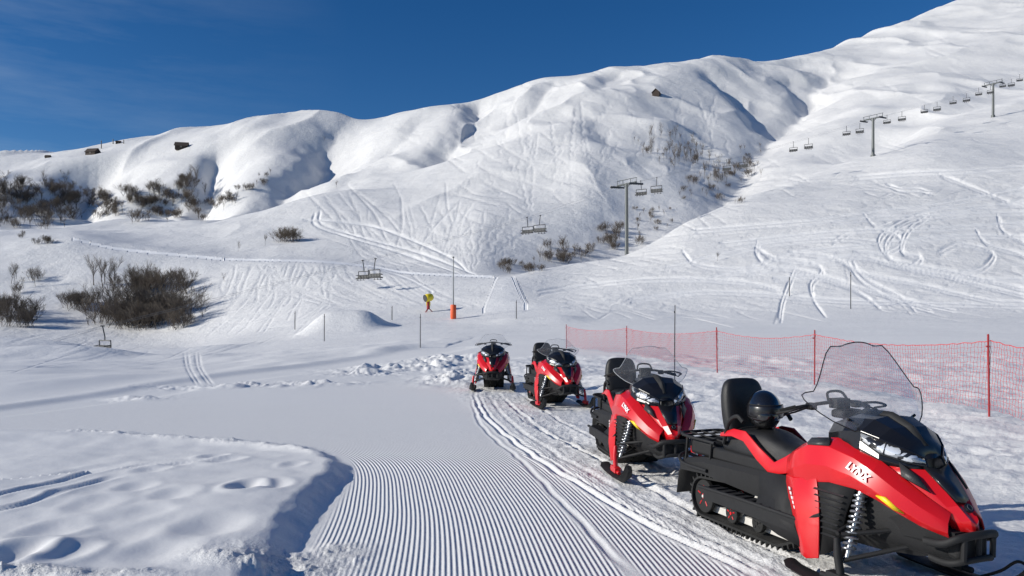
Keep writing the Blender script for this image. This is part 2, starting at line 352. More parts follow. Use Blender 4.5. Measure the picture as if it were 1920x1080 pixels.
fr=slice(NRb,NR)
PYg=HZ-F*(Z[fr]-H)/Y[fr]
RM=np.minimum.accumulate(PYg,axis=0)
def hit_idx(px,py):
    c=int(np.clip(np.searchsorted(px_cols,px),0,NC-1))
    r=int(np.searchsorted(-RM[:,c],-py))
    return min(r,RM.shape[0]-1),c
def hit(px,py):
    r,c=hit_idx(px,py); D=Yr[NRb+r]
    return Vector((D*(px-960)/F,D,float(Z[NRb+r,c])))
def gz(x,y):
    c=int(np.clip(np.searchsorted(px_cols,x/y*F+960),0,NC-1)); r=int(np.clip(np.searchsorted(Yr,y),0,NR-1))
    return float(Z[r,c])
TR=np.zeros_like(Z)
ker=[(i,j) for i in range(-3,3) for j in range(-2,3)]
def track(pts,amp=1.0,sig=0.8,up=False,lit=0):  # last argument paints a lighter tone into the snow colour along the line
    cp=catmull(pts,10); 
    seg=np.hypot(*np.diff(cp,axis=0).T); s=np.concatenate([[0],np.cumsum(seg)]); q=np.arange(0,s[-1],1.0)
    xs=np.interp(q,s,cp[:,0]); ys=np.interp(q,s,cp[:,1]); nq_=len(q)
    for k,(x,y) in enumerate(zip(xs,ys)):
        if x<-38 or x>1958: continue
        c=np.searchsorted(px_cols,x); colr=RM[:,c]; r=int(np.searchsorted(-colr,-y))
        if r<=3 or r>=len(colr)-4: continue
        if abs(PYg[r,c]-y)>6: continue
        D=Yr[NRb+r]
        fc=(x-px_cols[c-1])/2.0-1
        a_=colr[r-1]; b_=colr[r]; frr=(a_-y)/max(a_-b_,1e-6)-1
        dep=amp*0.0012*D*min(1,(k+1)/8,(nq_-k)/8)
        R=NRb+r
        for i,j in ker:
            g=math.exp(-((i-frr)**2+(j-fc)**2)/(2*sig*sig)); v=-dep*g
            if lit and g*lit>LIT[R+i,c+j]: LIT[R+i,c+j]=min(1,g*lit)
            if up:
                if -v>TR[R+i,c+j]: TR[R+i,c+j]=-v
            elif v<TR[R+i,c+j]: TR[R+i,c+j]=v
rnd=random.Random(3)
for i in range(34):
    x0=rnd.uniform(540,900); y0=rnd.uniform(340,430); x1=rnd.uniform(840,905); y1=515
    mx=(x0+x1)/2+rnd.uniform(-80,10); my=(y0+y1)/2+rnd.uniform(10,40)
    track([(x0,y0),((x0+mx)/2+rnd.uniform(-15,15),(y0+my)/2),(mx,my),((mx+x1)/2,(my+y1)/2+rnd.uniform(-5,10)),(x1,y1)],rnd.uniform(.3,.8),.7)
for a in ([(590,400),(590,420),(640,440),(740,470),(860,512)],[(600,395),(605,420),(680,445),(790,475),(890,514)],[(570,412),(640,415),(720,430),(840,480),(880,512)]): track(a,1.2,.8,lit=.4)
def wig(x0,y0,x1,y1,a,per,amp=1.0):
    n=max(4,int(math.hypot(x1-x0,y1-y0)/per*2)); pts=[]
    dx,dy=x1-x0,y1-y0; L=math.hypot(dx,dy); nx,ny=-dy/L,dx/L
    for i in range(n+1):
        t=i/n; s=(1 if i%2 else -1)*a*(0.6+0.5*t)
        pts.append((x0+dx*t+nx*s+rnd.uniform(-1,1),y0+dy*t+ny*s*0.6))
    track(pts,amp,.7)
for i in range(22):
    x0=rnd.uniform(780,1010); wig(x0,rnd.uniform(380,430),870+(x0-860)*0.35+rnd.uniform(-10,10),rnd.uniform(480,515),rnd.uniform(2,6),rnd.uniform(12,26),rnd.uniform(.25,.6))
for i in range(60):
    x0=rnd.uniform(880,1360); y0=rnd.uniform(170,330); L=rnd.uniform(30,110)
    wig(x0,y0,x0+rnd.uniform(-50,30),y0+L,rnd.uniform(1.5,4.5),rnd.uniform(9,20),rnd.uniform(.25,.6))
for i in range(64):
    x0=rnd.uniform(800,1330); y0=rnd.uniform(230,440); 
    track([(x0,y0),(x0+30,y0+rnd.uniform(5,22)),(x0+rnd.uniform(50,110),y0+rnd.uniform(15,45))],rnd.uniform(.3,.8),.7)
for i in range(26):
    x0=rnd.uniform(430,640); y0=rnd.uniform(492,510)
    track([(x0,y0),(x0-rnd.uniform(0,20),y0+30),(x0-rnd.uniform(10,50),y0+rnd.uniform(60,80)),(x0-rnd.uniform(60,150),y0+rnd.uniform(100,140))],rnd.uniform(.3,.7))
for i in range(26):
    x0=rnd.uniform(480,760); 
    track([(x0,495),(x0+rnd.uniform(10,30),525),(x0+rnd.uniform(60,90),555),(x0+rnd.uniform(120,150),575)],rnd.uniform(.3,.7))
fix=[[(1420,450),(1418,475),(1440,495),(1500,505),(1560,520),(1640,545),(1720,565),(1790,580)],
[(1415,460),(1450,480),(1520,490),(1540,505),(1520,530),(1525,560),(1545,590)],
[(1600,490),(1612,510),(1640,530),(1690,555),(1715,580)],[(1590,490),(1605,515),(1630,535),(1680,560),(1745,580)],
[(1490,500),(1478,530),(1465,565),(1460,600)],
[(1920,395),(1800,400),(1700,420),(1660,455),(1680,490),(1740,505),(1830,530),(1920,552)],
[(1920,380),(1820,385),(1720,400),(1650,440),(1665,480),(1720,495),(1800,510),(1920,540)],
[(1740,400),(1700,430),(1690,470),(1725,480),(1700,500)],
[(1560,415),(1640,405),(1760,400),(1850,385),(1920,372)],[(1300,430),(1420,420),(1520,412),(1640,395),(1760,380),(1920,350)],
[(1350,455),(1480,440),(1600,430),(1760,425),(1920,415)],[(1663,345),(1690,352),(1720,352),(1742,358)],[(1760,325),(1800,340),(1850,360),(1900,380)],
[(1600,330),(1700,322),(1800,318),(1925,310)],[(1330,520),(1400,500),(1500,470),(1640,455),(1780,440),(1920,440)],
[(1830,430),(1850,455),(1900,470),(1925,480)],[(1870,400),(1880,430),(1925,455)],[(1180,560),(1300,545),(1420,548),(1560,560),(1700,565),(1920,572)],
[(1010,545),(1120,530),(1240,520),(1380,525),(1460,540)],[(1280,470),(1300,490),(1350,500),(1430,500)],[(1620,400),(1640,420),(1670,415)],
[(1400,510),(1480,495),(1600,478),(1700,500),(1820,520),(1920,520)],[(1480,470),(1560,480),(1620,510),(1720,530),(1850,560),(1925,565)],[(1760,470),(1800,455),(1860,470),(1840,500),(1790,510)],
[(1560,450),(1600,430),(1660,430),(1690,450),(1660,470),(1600,470)],[(1450,520),(1520,515),(1600,540),(1650,575)],[(1250,500),(1330,480),(1440,455),(1560,445),(1640,450)]]
for f in fix:
    track(f,1.5,.78,lit=.4)
    track([(a+4,b+6) for a,b in f],1.4,.75,lit=.3)
    if rnd.random()<.7: track([(a-7+rnd.uniform(-4,4),b+12+rnd.uniform(-4,4)) for a,b in f],1.0,.72)
for i in range(260):
    x0=rnd.uniform(1050,1850); y0=rnd.uniform(330,580) if x0>1350 else rnd.uniform(480,585)
    L=rnd.uniform(60,260); sl=rnd.uniform(-0.22,0.2)
    track([(x0,y0),(x0+L*.3,y0+sl*L*.3+rnd.uniform(-12,12)),(x0+L*.6,y0+sl*L*.6+rnd.uniform(-12,12)),(x0+L,y0+sl*L)],rnd.uniform(.4,1.1),.72)
for i in range(26):
    x0=rnd.uniform(1250,1500);y0=rnd.uniform(115,165); track([(x0,y0),(x0+20,y0+rnd.uniform(-3,5)),(x0+50,y0+rnd.uniform(0,12))],.5)
for i in range(100):
    x0=rnd.uniform(680,1900); y0=rnd.uniform(40,300)
    track([(x0,y0),(x0+15,y0+6),(x0+rnd.uniform(30,60),y0+rnd.uniform(8,22))],.45)
for i in range(36):
    x0=rnd.uniform(-30,600); y0=rnd.uniform(560,700); L=rnd.uniform(60,220)
    track([(x0,y0),(x0+L*.5,y0-L*rnd.uniform(0.0,.2)),(x0+L,y0-L*rnd.uniform(0.1,.35))],rnd.uniform(.3,.6),.7)
for a in range(5):
    track([(345+a*7,660),(350+a*7,690),(368+a*8,722)],.8) if a!=2 else None
for i in range(120):
    t=i/119; y=522+t*60; xa=929-t*23; xb=961+t*25
    r0,c0=hit_idx(xa,y); r1,c1=hit_idx(xb,y)
    e=min(1,t*12,(1-t)*12)
    for rr_ in range(min(r0,r1),max(r0,r1)+2):
        TR[NRb+rr_,c0+1:c1]=.05*e; LIT[NRb+rr_,c0+1:c1]=.25; LIT[NRb+rr_,c1-1:c1+2]=.95; LIT[NRb+rr_,c0:c0+2]=.6; TR[NRb+rr_,c1-1:c1+2]=.13*e; TR[NRb+rr_,c0:c0+2]=.11*e  # ramp and its bright edges: sunlit brightness painted into the snow colour
# traverse road: bench tilted towards the sun, sunlit brightness painted into the snow colour
def bench(path,wd,amp):
    cp=catmull(path,60); xs=cp[:,0]; ys=cp[:,1]
    for c in range(int(np.searchsorted(px_cols,xs[0])),int(np.searchsorted(px_cols,xs[-1]))):
        y=float(np.interp(px_cols[c],xs,ys)); r=int(np.searchsorted(-RM[:,c],-y))
        # row span covering +- wd px in the slope around the road
        r0=int(np.searchsorted(-RM[:,c],-(y+wd))); r1=int(np.searchsorted(-RM[:,c],-(y-wd)))
        r0=max(r0,r-12); r1=min(r1,r+12)
        for q_ in range(r0,r1+1):
            t=(q_-r0)/max(r1-r0,1); e=math.sin(math.pi*min(max(t,0),1))**.5
            LIT[NRb+q_,c]=max(LIT[NRb+q_,c],e); TR[NRb+q_,c]=amp*(t-.35)*e
bench([(135,449),(190,462),(240,470),(330,479),(420,487)],3.2,.7)
bench([(421,487),(520,489),(600,491),(690,500),(760,512),(830,516),(925,520)],2.4,.4)
track([(690,500),(760,522),(810,548)],1.0,1.0,True,.9)
Z+=TR
DIST=np.sqrt(X**2+Y**2)
verts=np.stack([X,Y,Z],-1).reshape(-1,3).astype(np.float32)
idx=np.arange(NR*NC).reshape(NR,NC)
quads=np.stack([idx[:-1,:-1],idx[:-1,1:],idx[1:,1:],idx[1:,:-1]],-1).reshape(-1,4)
me=bpy.data.meshes.new('ground')
me.vertices.add(len(verts)); me.vertices.foreach_set('co',verts.ravel())
nq=len(quads); me.loops.add(nq*4); me.loops.foreach_set('vertex_index',quads.ravel().astype(np.int32))
me.polygons.add(nq); me.polygons.foreach_set('loop_start',(np.arange(nq)*4).astype(np.int32)); me.polygons.foreach_set('loop_total',np.full(nq,4,np.int32))
me.polygons.foreach_set('use_smooth',np.ones(nq,bool))
me.update(calc_edges=True)
for nm,A in (('groom_u',GU),('groom_m',GM),('dist',DIST),('rough',RG),('painted_lit',LIT)):
    at=me.attributes.new(nm,'FLOAT','POINT'); at.data.foreach_set('value',A.reshape(-1).astype(np.float32))
me.materials.append(M_snow)
ground=bpy.data.objects.new('ground',me); COL.objects.link(ground); ground['kind']='structure'
ground['label']='snow covered mountain slopes with ski tracks and groomed piste'; ground['category']='ground'

# ------------------------------------------------------------ mesh builder
class MB:
    def __init__(s): s.v=[]; s.f=[]
    def add(s,v,f):
        o=len(s.v); s.v+= [tuple(p) for p in v]; s.f+=[tuple(i+o for i in q) for q in f]; return s
    def box(s,x0,x1,y0,y1,z0,z1):
        v=[(x,y,z) for x in (x0,x1) for y in (y0,y1) for z in (z0,z1)]
        return s.add(v,[(0,1,3,2),(4,6,7,5),(0,4,5,1),(2,3,7,6),(0,2,6,4),(1,5,7,3)])
    def tube(s,path,r,n=8,closed=False,caps=True):
        P=[Vector(p) for p in path]; m=len(P); R=r if isinstance(r,(list,tuple)) else [r]*m
        v=[];f=[]; up=None
        for i,p in enumerate(P):
            if closed: t=(P[(i+1)%m]-P[i-1])
            else: t=(P[min(i+1,m-1)]-P[max(i-1,0)])
            t.normalize()
            if up is None:
                up=Vector((0,0,1)) if abs(t.z)<0.9 else Vector((1,0,0))
            a=t.cross(up); 
            if a.length<1e-4: a=t.orthogonal()
            a.normalize(); b=a.cross(t); b.normalize(); up=b
            for k in range(n):
                an=2*math.pi*k/n; v.append(p+(a*math.cos(an)+b*math.sin(an))*R[i])
        for i in range(m if closed else m-1):
            j=(i+1)%m
            for k in range(n):
                k2=(k+1)%n; f.append((i*n+k,i*n+k2,j*n+k2,j*n+k))
        if caps and not closed:
            f.append(tuple(range(n-1,-1,-1))); f.append(tuple((m-1)*n+k for k in range(n)))
        return s.add(v,f)
    def grid(s,G_,closeU=False):
        nr=len(G_); nc=len(G_[0]); v=[p for row in G_ for p in row]; f=[]
        for i in range(nr-1):
            for j in range(nc if closeU else nc-1):
                j2=(j+1)%nc; f.append((i*nc+j,i*nc+j2,(i+1)*nc+j2,(i+1)*nc+j))
        return s.add(v,f)
DROOP=('hood','hood_inset','hood_emblem','emblem_ring','hood_vent','side_panel','accent_decal','belly_pan','front_bumper','bumper_plate','engine_cowl')
def obj(name,mb,mt,parent=None,smooth=True,bevel=0,subs=0,solid=0,loc=None,auto=40,crease=0):
    if name in DROOP:
        def dz(x):
            t=min(max((x-.15)/.5,0),1); return .12*t*t*(3-2*t)
        mb.v=[(a,b,c-dz(a)) for a,b,c in mb.v]
    m=bpy.data.meshes.new(name); m.from_pydata(mb.v,[],mb.f); m.update()
    bm=bmesh.new(); bm.from_mesh(m); bmesh.ops.recalc_face_normals(bm,faces=bm.faces)
    bm.to_mesh(m); bm.free()
    for mm in (mt if isinstance(mt,(list,tuple)) else [mt]): m.materials.append(mm)
    o=bpy.data.objects.new(name,m); COL.objects.link(o)
    if smooth: m.polygons.foreach_set('use_smooth',[True]*len(m.polygons))
    if solid: md=o.modifiers.new('solid','SOLIDIFY'); md.thickness=solid; md.offset=0
    if subs: md=o.modifiers.new('sub','SUBSURF'); md.levels=subs; md.render_levels=subs
    if bevel: 
        md=o.modifiers.new('bev','BEVEL'); md.width=bevel; md.segments=2; md.limit_method='ANGLE'; md.angle_limit=math.radians(40)
    if smooth and not subs:
        try: m.set_sharp_from_angle(angle=math.radians(auto))
        except Exception: pass
    if parent: o.parent=parent
    if loc is not None: o.location=loc
    return o
def empty(name,label,cat,loc=(0,0,0),group=None):
    e=bpy.data.objects.new(name,None); COL.objects.link(e); e.empty_display_size=0.3
    e.location=loc; e['label']=label; e['category']=cat
    if group: e['group']=group
    return e
def tag(o,label,cat,group=None):
    o['label']=label;o['category']=cat
    if group: o['group']=group
    return o
def copy_thing(root,skip=()):
    kids={}
    for o in COL.objects:
        if o.parent: kids.setdefault(o.parent,[]).append(o)
    def rec(o,par):
        c=o.copy(); COL.objects.link(c)
        if par is not None: c.parent=par; c.matrix_parent_inverse=o.matrix_parent_inverse.copy()
        for ch in kids.get(o,[]):
            if ch.name.split('.')[0] in skip: continue
            rec(ch,c)
        return c
    return rec(root,None)

# ------------------------------------------------------------ snowmobile
def build_sled():
    S=empty('snowmobile','red and black snowmobile with tall clear windshield parked on snow','snowmobile',group='red snowmobiles parked in a row')
    pts=[]
    for cx,cz,r in ((-2.05,.21,.175),(-.98,.14,.105),(-.42,.38,.12)):
        for k in range(40):
            a=2*math.pi*k/40; pts.append((cx+r*math.cos(a),cz+r*math.sin(a)))
    pts=sorted(set(pts))
    def half(p):
        h=[]
        for q in p:
            while len(h)>1 and (h[-1][0]-h[-2][0])*(q[1]-h[-2][1])-(h[-1][1]-h[-2][1])*(q[0]-h[-2][0])<=0: h.pop()
            h.append(q)
        return h
    hull=half(pts)[:-1]+half(pts[::-1])[:-1]
    hp=np.array(hull+[hull[0]]); sg=np.hypot(*np.diff(hp,axis=0).T); s=np.concatenate([[0],np.cumsum(sg)])
    n=int(s[-1]/0.034)//2*2; q=np.linspace(0,s[-1],n,endpoint=False); lx=np.interp(q,s,hp[:,0]); lz=np.interp(q,s,hp[:,1])
    mb=MB(); rings=[]
    for i in range(n):
        t=np.array([lx[(i+1)%n]-lx[i-1],lz[(i+1)%n]-lz[i-1]]); t/=np.linalg.norm(t); nx,nz=t[1],-t[0]
        rings.append([(lx[i],-.25,lz[i]),(lx[i],.25,lz[i]),(lx[i]-nx*.018,.25,lz[i]-nz*.018),(lx[i]-nx*.018,-.25,lz[i]-nz*.018)])
        if i%2==0:
            for y0,y1 in ((-.25,-.1),(-.07,.07),(.1,.25)):
                c=[]
                for sx,hh in ((-.011,0),(.011,0),(.006,.034),(-.006,.034)):
                    for yy in (y0,y1): c.append((lx[i]+t[0]*sx+nx*hh,yy,lz[i]+t[1]*sx+nz*hh))
                mb.add(c,[(0,1,3,2),(2,3,5,4),(4,5,7,6),(6,7,1,0),(0,2,4,6),(1,7,5,3)])
    mb.grid(rings+[rings[0]],closeU=True)
    obj('track',mb,M_rubber,S)
    mb=MB()
    for y in (-.13,.13):
        mb.box(-2.05,-.95,y-.02,y+.02,.075,.135); mb.tube([(-1.0,y,.12),(-.75,y,.24)],.02)
    mb.tube([(-2.05,-.24,.21),(-2.05,.24,.21)],.015); mb.tube([(-1.6,-.15,.12),(-1.25,-.15,.42)],.016); mb.tube([(-1.6,.15,.12),(-1.25,.15,.42)],.016)
    mb.tube([(-1.15,-.15,.12),(-.8,-.15,.42)],.016); mb.tube([(-1.15,.15,.12),(-.8,.15,.42)],.016)
    obj('slide_rail',mb,M_rail,S,bevel=.004)
    for cx,cz,r,mh in ((-2.05,.21,.145,M_red),(-1.62,.15,.085,M_red),(-1.25,.15,.075,M_matte)):
        for y in (-.205,.205):
            w=obj('idler_wheel',MB().tube([(0,-.02,0),(0,.02,0)],r,24),M_rubber,S,bevel=.006,loc=(cx,y,cz))
            sp=MB()
            for k in range(5):
                a=k*math.pi*.4+.3; sp.tube([(math.cos(a)*r*.35,0,math.sin(a)*r*.35),(math.cos(a)*r*.66,0,math.sin(a)*r*.66)],.006,5)
            sp.v=[(x,(y2+ (.020 if y>0 else -.020)),z) for x,y2,z in sp.v]
            sp.tube([(0,-.026,0),(0,.026,0)],r*.16,12)
            obj('wheel_hub',sp,mh,w)
    mb=MB(); G_=[]
    for x,zt,zb in ((-2.38,.50,.40),(-2.0,.56,.42),(-1.2,.58,.38),(-.6,.60,.40)):
        G_.append([(x,-.275,zb),(x,-.275,zt-.04),(x,-.235,zt),(x,.235,zt),(x,.275,zt-.04),(x,.275,zb),(x,.255,zb),(x,.255,zt-.06),(x,-.255,zt-.06),(x,-.255,zb)])
    mb.grid(G_,closeU=True); obj('tunnel',mb,M_matte,S,smooth=False)
    for sgn in (-1,1):
        mb=MB(); y0,y1=sorted((sgn*.275,sgn*.43)); mb.box(-1.75,-.3,y0,y1,.345,.365); ye=sgn*.43
        mb.box(-1.72,-.35,*sorted((sgn*.425,sgn*.437)),.27,.37)
        mb.tube([(-1.80,ye,.36),(-1.2,ye,.37),(-.45,ye,.37),(-.25,sgn*.42,.45)],.016)
        for k in range(11): mb.box(-1.7+k*.12,-1.68+k*.12,y0+.02,y1-.02,.365,.377)
        obj('running_board',mb,M_matte,S,smooth=False)
        mb=MB(); mb.grid([[(-1.15,sgn*.28,.59),(-.85,sgn*.30,.61),(-.65,sgn*.34,.63)],[(-1.1,sgn*.31,.42),(-.85,sgn*.34,.43),(-.60,sgn*.40,.47)],[(-1.02,sgn*.40,.36),(-.75,sgn*.43,.34),(-.50,sgn*.44,.31)],[(-.98,sgn*.42,.26),(-.70,sgn*.43,.21),(-.40,sgn*.43,.18)]])
        obj('side_skirt',mb,M_matte,S,solid=.012,auto=20)
    mb=MB(); mb.grid([[(-2.36,y,.47),(-2.46,y,.36),(-2.50,y,.16)] for y in (-.24,-.1,.1,.24)]); obj('snow_flap',mb,M_rubber,S,solid=.012)
    mb=MB(); mb.tube(catmull([(-1.9,-.29,.46),(-2.3,-.29,.47),(-2.45,-.22,.52),(-2.49,0,.53),(-2.45,.22,.52),(-2.3,.29,.47),(-1.9,.29,.46)],5).tolist(),.016)
    mb.tube(catmull([(-1.85,-.24,.70),(-2.3,-.25,.71),(-2.44,-.2,.72),(-2.46,0,.72),(-2.44,.2,.72),(-2.3,.25,.71),(-1.85,.24,.70)],5).tolist(),.014)
    for y in (-.12,0,.12): mb.tube([(-1.85,y,.70),(-2.45,y,.72)],.009)
    for x in (-2.0,-2.2,-2.38): mb.tube([(x,-.25,.705),(x,.25,.705)],.009)
    for y in (-.24,.24):
        for x in (-1.9,-2.3): mb.tube([(x,y,.70),(x-.03,y,.5)],.013)
    obj('cargo_rack',mb,M_matte,S)
    obj('tail_light',MB().box(-2.44,-2.36,-.13,.13,.53,.60),M_red,S,bevel=.012)
    obj('rear_storage_box',MB().box(-2.33,-1.92,-.2,.2,.55,.69),M_matte,S,bevel=.03)
    mb=MB(); G_=[]
    for x,zt,zb,wt,wb in ((-1.88,.82,.62,.17,.21),(-1.7,.86,.60,.18,.22),(-1.45,.88,.58,.18,.22),(-1.25,.87,.57,.17,.22),(-1.08,.81,.57,.15,.21),(-.9,.79,.57,.14,.20),(-.72,.84,.62,.12,.18),(-.58,.91,.68,.10,.15)):
        G_.append([(x,-wb,zb),(x,-wt-.02,(zt+zb)/2),(x,-wt,zt-.04),(x,-wt*.55,zt),(x,wt*.55,zt),(x,wt,zt-.04),(x,wt+.02,(zt+zb)/2),(x,wb,zb)])
    mb.grid(G_,closeU=True); mb.f.append(tuple(range(8))); mb.f.append(tuple(56+i for i in range(8)))
    obj('seat',mb,M_vinyl,S,subs=2)
    for sgn in (-1,1):
        mb=MB()
        up=[(-1.75,.80),(-1.55,.86),(-1.38,.86),(-1.2,.76),(-1.0,.67),(-.85,.74),(-.70,.82)]; lo=[(-1.72,.78),(-1.55,.80),(-1.38,.78),(-1.2,.66),(-1.02,.575),(-.85,.61),(-.66,.66)]
        mb.grid([[(x,sgn*.238,z) for x,z in up],[(x,sgn*.262,z) for x,z in lo]])
        obj('seat_side_trim',mb,M_red,S,solid=.02,bevel=.004)
    mb=MB(); mb.box(-1.95,-.55,-.225,.225,.56,.66); obj('seat_base',mb,M_matte,S,bevel=.02)
    mb=MB(); G_=[]
    for z,xo,t,w in ((.78,0,.16,.17),(.84,0,.17,.20),(.98,-.02,.16,.215),(1.12,-.04,.15,.21),(1.22,-.06,.12,.18),(1.26,-.065,.06,.12)):
        xc=-1.74+xo
        G_.append([(xc+t/2,-w*.7,z),(xc+t/2,w*.7,z),(xc+t*.35,w,z),(xc-t*.35,w,z),(xc-t/2,w*.7,z),(xc-t/2,-w*.7,z),(xc-t*.35,-w,z),(xc+t*.35,-w,z)])
    mb.grid(G_,closeU=True); mb.f.append(tuple(range(8))); mb.f.append(tuple(40+i for i in range(8)))
    obj('passenger_backrest',mb,M_vinyl,S,subs=2)
    mb=MB()
    for sgn in (-1,1):
        mb.tube(catmull([(-1.72,sgn*.23,.72),(-1.62,sgn*.25,.90),(-1.5,sgn*.25,.97),(-1.42,sgn*.24,.93)],5).tolist(),.018)
    mb.tube([(-1.72,-.23,.72),(-1.72,.23,.72)],.016)
    obj('passenger_grab_handle',mb,M_matte,S)
    mb=MB(); G_=[]
    for x,wd,zb,zt in ((-.82,.18,.42,.70),(-.62,.25,.33,.80),(-.4,.28,.27,.88),(-.12,.28,.26,.90),(.12,.27,.28,.84),(.32,.21,.33,.73),(.48,.14,.38,.66),(.58,.08,.42,.60)):
        row=[]
        for k in range(16):
            a=2*math.pi*k/16; ca,sa=math.cos(a),math.sin(a)
            e=.6; row.append((x,wd*math.copysign(abs(sa)**e,sa),(zb+zt)/2+(zt-zb)/2*math.copysign(abs(ca)**e,ca)))
        G_.append(row)
    mb.grid(G_,closeU=True); mb.f.append(tuple(range(16))); mb.f.append(tuple(7*16+i for i in range(16)))
    obj('engine_cowl',mb,M_matte,S,subs=1)
    Tt=[(-.44,0,1.05),(-.25,0,1.12),(-.02,0,1.12),(.13,0,1.06),(.24,0,.985),(.31,0,.915)]
    Mm=[(-.43,.15,1.03),(-.24,.18,1.09),(-.01,.17,1.10),(.12,.15,1.055),(.235,.09,.98),(.31,.04,.912)]
    Uu=[(-.40,.22,.97),(-.20,.265,1.01),(-.02,.275,1.03),(.11,.245,1.0),(.235,.16,.95),(.315,.07,.898)]
    Ll=[(-.38,.235,.88),(-.18,.285,.90),(.0,.305,.925),(.14,.275,.875),(.275,.175,.845),(.35,.08,.832)]
    Bb=[(-.38,.23,.82),(-.18,.28,.84),(.0,.29,.86),(.13,.26,.82),(.26,.165,.77),(.335,.07,.74)]
    neg=lambda p:(p[0],-p[1],p[2])
    mb=MB(); mb.grid([[neg(Bb[i]),neg(Ll[i]),neg(Uu[i]),neg(Mm[i]),Tt[i],Mm[i],Uu[i],Ll[i],Bb[i]] for i in range(6)])
    mb.add([neg(Bb[5]),neg(Ll[5]),neg(Uu[5]),neg(Mm[5]),Tt[5],Mm[5],Uu[5],Ll[5],Bb[5]],[tuple(range(9))])
    obj('headlight_cowl',mb,M_black,S,solid=.008,auto=12)
    mb=MB(); mb.grid([[(-.30,-.05,1.115),(-.28,0,1.14),(-.30,.05,1.115)],[(-.02,-.045,1.118),(-.02,0,1.14),(-.02,.045,1.118)],[(.14,-.035,1.055),(.145,0,1.075),(.14,.035,1.055)],[(.27,-.015,.955),(.275,0,.965),(.27,.015,.955)]]); obj('cowl_spine',mb,M_matte,S,solid=.01,auto=15)
    def hood(x,zc,w,ze):
        return [(x-.10,-w,ze),(x-.04,-w*.66,ze+(zc-ze)*.74),(x,-w*.36,zc),(x+.010,-w*.1,zc-.02),(x+.010,w*.1,zc-.02),(x,w*.36,zc),(x-.04,w*.66,ze+(zc-ze)*.74),(x-.10,w,ze)]
    mb=MB(); mb.grid([hood(.24,.885,.29,.80),(hood(.34,.86,.25,.755)),hood(.46,.81,.20,.71),hood(.56,.75,.145,.665),hood(.635,.685,.085,.625),hood(.645,.62,.07,.60)])
    obj('hood',mb,M_red,S,solid=.012,auto=12)
    mb=MB(); mb.grid([[(.345,-.10,.884),(.365,0,.867),(.345,.10,.884)],[(.46,-.078,.828),(.485,0,.81),(.46,.078,.828)],[(.55,-.052,.775),(.57,0,.762),(.55,.052,.775)]])
    hi=obj('hood_inset',mb,M_black,S,solid=.018)
    mb=MB(); mb.tube([(.592,0,.740),(.603,0,.752)],.028,20); obj('hood_emblem',mb,M_black,S)
    mb=MB(); mb.tube([(.606+.018*math.sin(a)*-.7,.018*math.cos(a),.755+.018*math.sin(a)*.7) for a in [k*.52 for k in range(12)]],.0016,5,closed=True); obj('emblem_ring',mb,M_galv,hi)
    for sgn in (-1,1):
        mb=MB(); mb.add([(.24,sgn*.205,.872),(.36,sgn*.165,.835),(.45,sgn*.155,.785),(.29,sgn*.235,.81)],[(0,1,2,3)]); obj('hood_vent',mb,M_vent,S,solid=.016)
    for sgn in (-1,1):
        y=lambda v: sgn*v
        r0=[(-.78,.24,.78),(-.62,.265,.86),(-.46,.265,.93),(-.25,.265,.955),(-.02,.275,.925),(.14,.265,.865),(.28,.22,.80),(.42,.165,.75),(.55,.095,.705)]
        r1=[(-.76,.30,.74),(-.60,.355,.82),(-.44,.372,.885),(-.22,.375,.905),(.0,.365,.865),(.16,.345,.80),(.30,.30,.74),(.44,.23,.695),(.57,.14,.655)]
        r2=[(-.74,.325,.66),(-.58,.39,.71),(-.42,.41,.765),(-.20,.415,.785),(.02,.40,.755),(.18,.37,.70),(.31,.32,.655),(.45,.245,.625),(.58,.15,.605)]
        r3=[(-.72,.32,.60),(-.57,.38,.62),(-.42,.395,.64),(-.20,.385,.675),(.03,.365,.67),(.18,.33,.63),(.31,.285,.60),(.45,.22,.585),(.575,.135,.575)]
        mb=MB(); mb.grid([[(a,y(b),c) for a,b,c in r] for r in (r0,r1,r2,r3)])
        obj('side_panel',mb,M_red,S,solid=.012,auto=13,bevel=.003)
        a0=[(-.74,.325,.63),(-.57,.392,.64),(-.32,.395,.68)]; a1=[(-.70,.36,.48),(-.50,.44,.49),(-.27,.415,.52)]; a2=[(-.58,.40,.34),(-.43,.46,.34),(-.25,.43,.37)]; a3=[(-.44,.43,.14),(-.355,.455,.135),(-.25,.435,.16)]
        mb=MB(); mb.grid([[(a,y(b),c) for a,b,c in r] for r in (a0,a1,a2,a3)]); obj('lower_side_panel',mb,M_red,S,solid=.012,auto=10,bevel=.003)
        a0=[(-.34,.39,.66),(-.15,.375,.685),(.02,.355,.675)]; a1=[(-.29,.405,.5),(-.16,.385,.5),(-.07,.35,.5)]; a2=[(-.25,.42,.18),(-.19,.39,.21),(-.13,.36,.27)]
        mb=MB(); mb.grid([[(a,y(b),c) for a,b,c in r] for r in (a0,a1,a2)]); vp=obj('side_vent',mb,M_matte,S,solid=.012)
        mb=MB()
        for k in range(8):
            z=.32+k*.041; x0=-.265-.008*k
            mb.add([(x0,y(.412),z),(x0,y(.430),z+.008),(x0,y(.412),z+.016),(-.14+.012*k,y(.385),z-.01),(-.14+.012*k,y(.400),z-.002),(-.14+.012*k,y(.385),z+.006)],[(0,1,4,3),(1,2,5,4),(0,2,5,3),(0,1,2),(3,4,5)])
        obj('vent_slat',mb,M_vent,vp,smooth=False)
        mb=MB(); mb.add([(-.50,y(.285),.915),(-.28,y(.30),.945),(-.22,y(.375),.914),(-.44,y(.375),.892)],[(0,1,2,3)]); obj('air_intake',mb,M_vent,S,solid=.03)
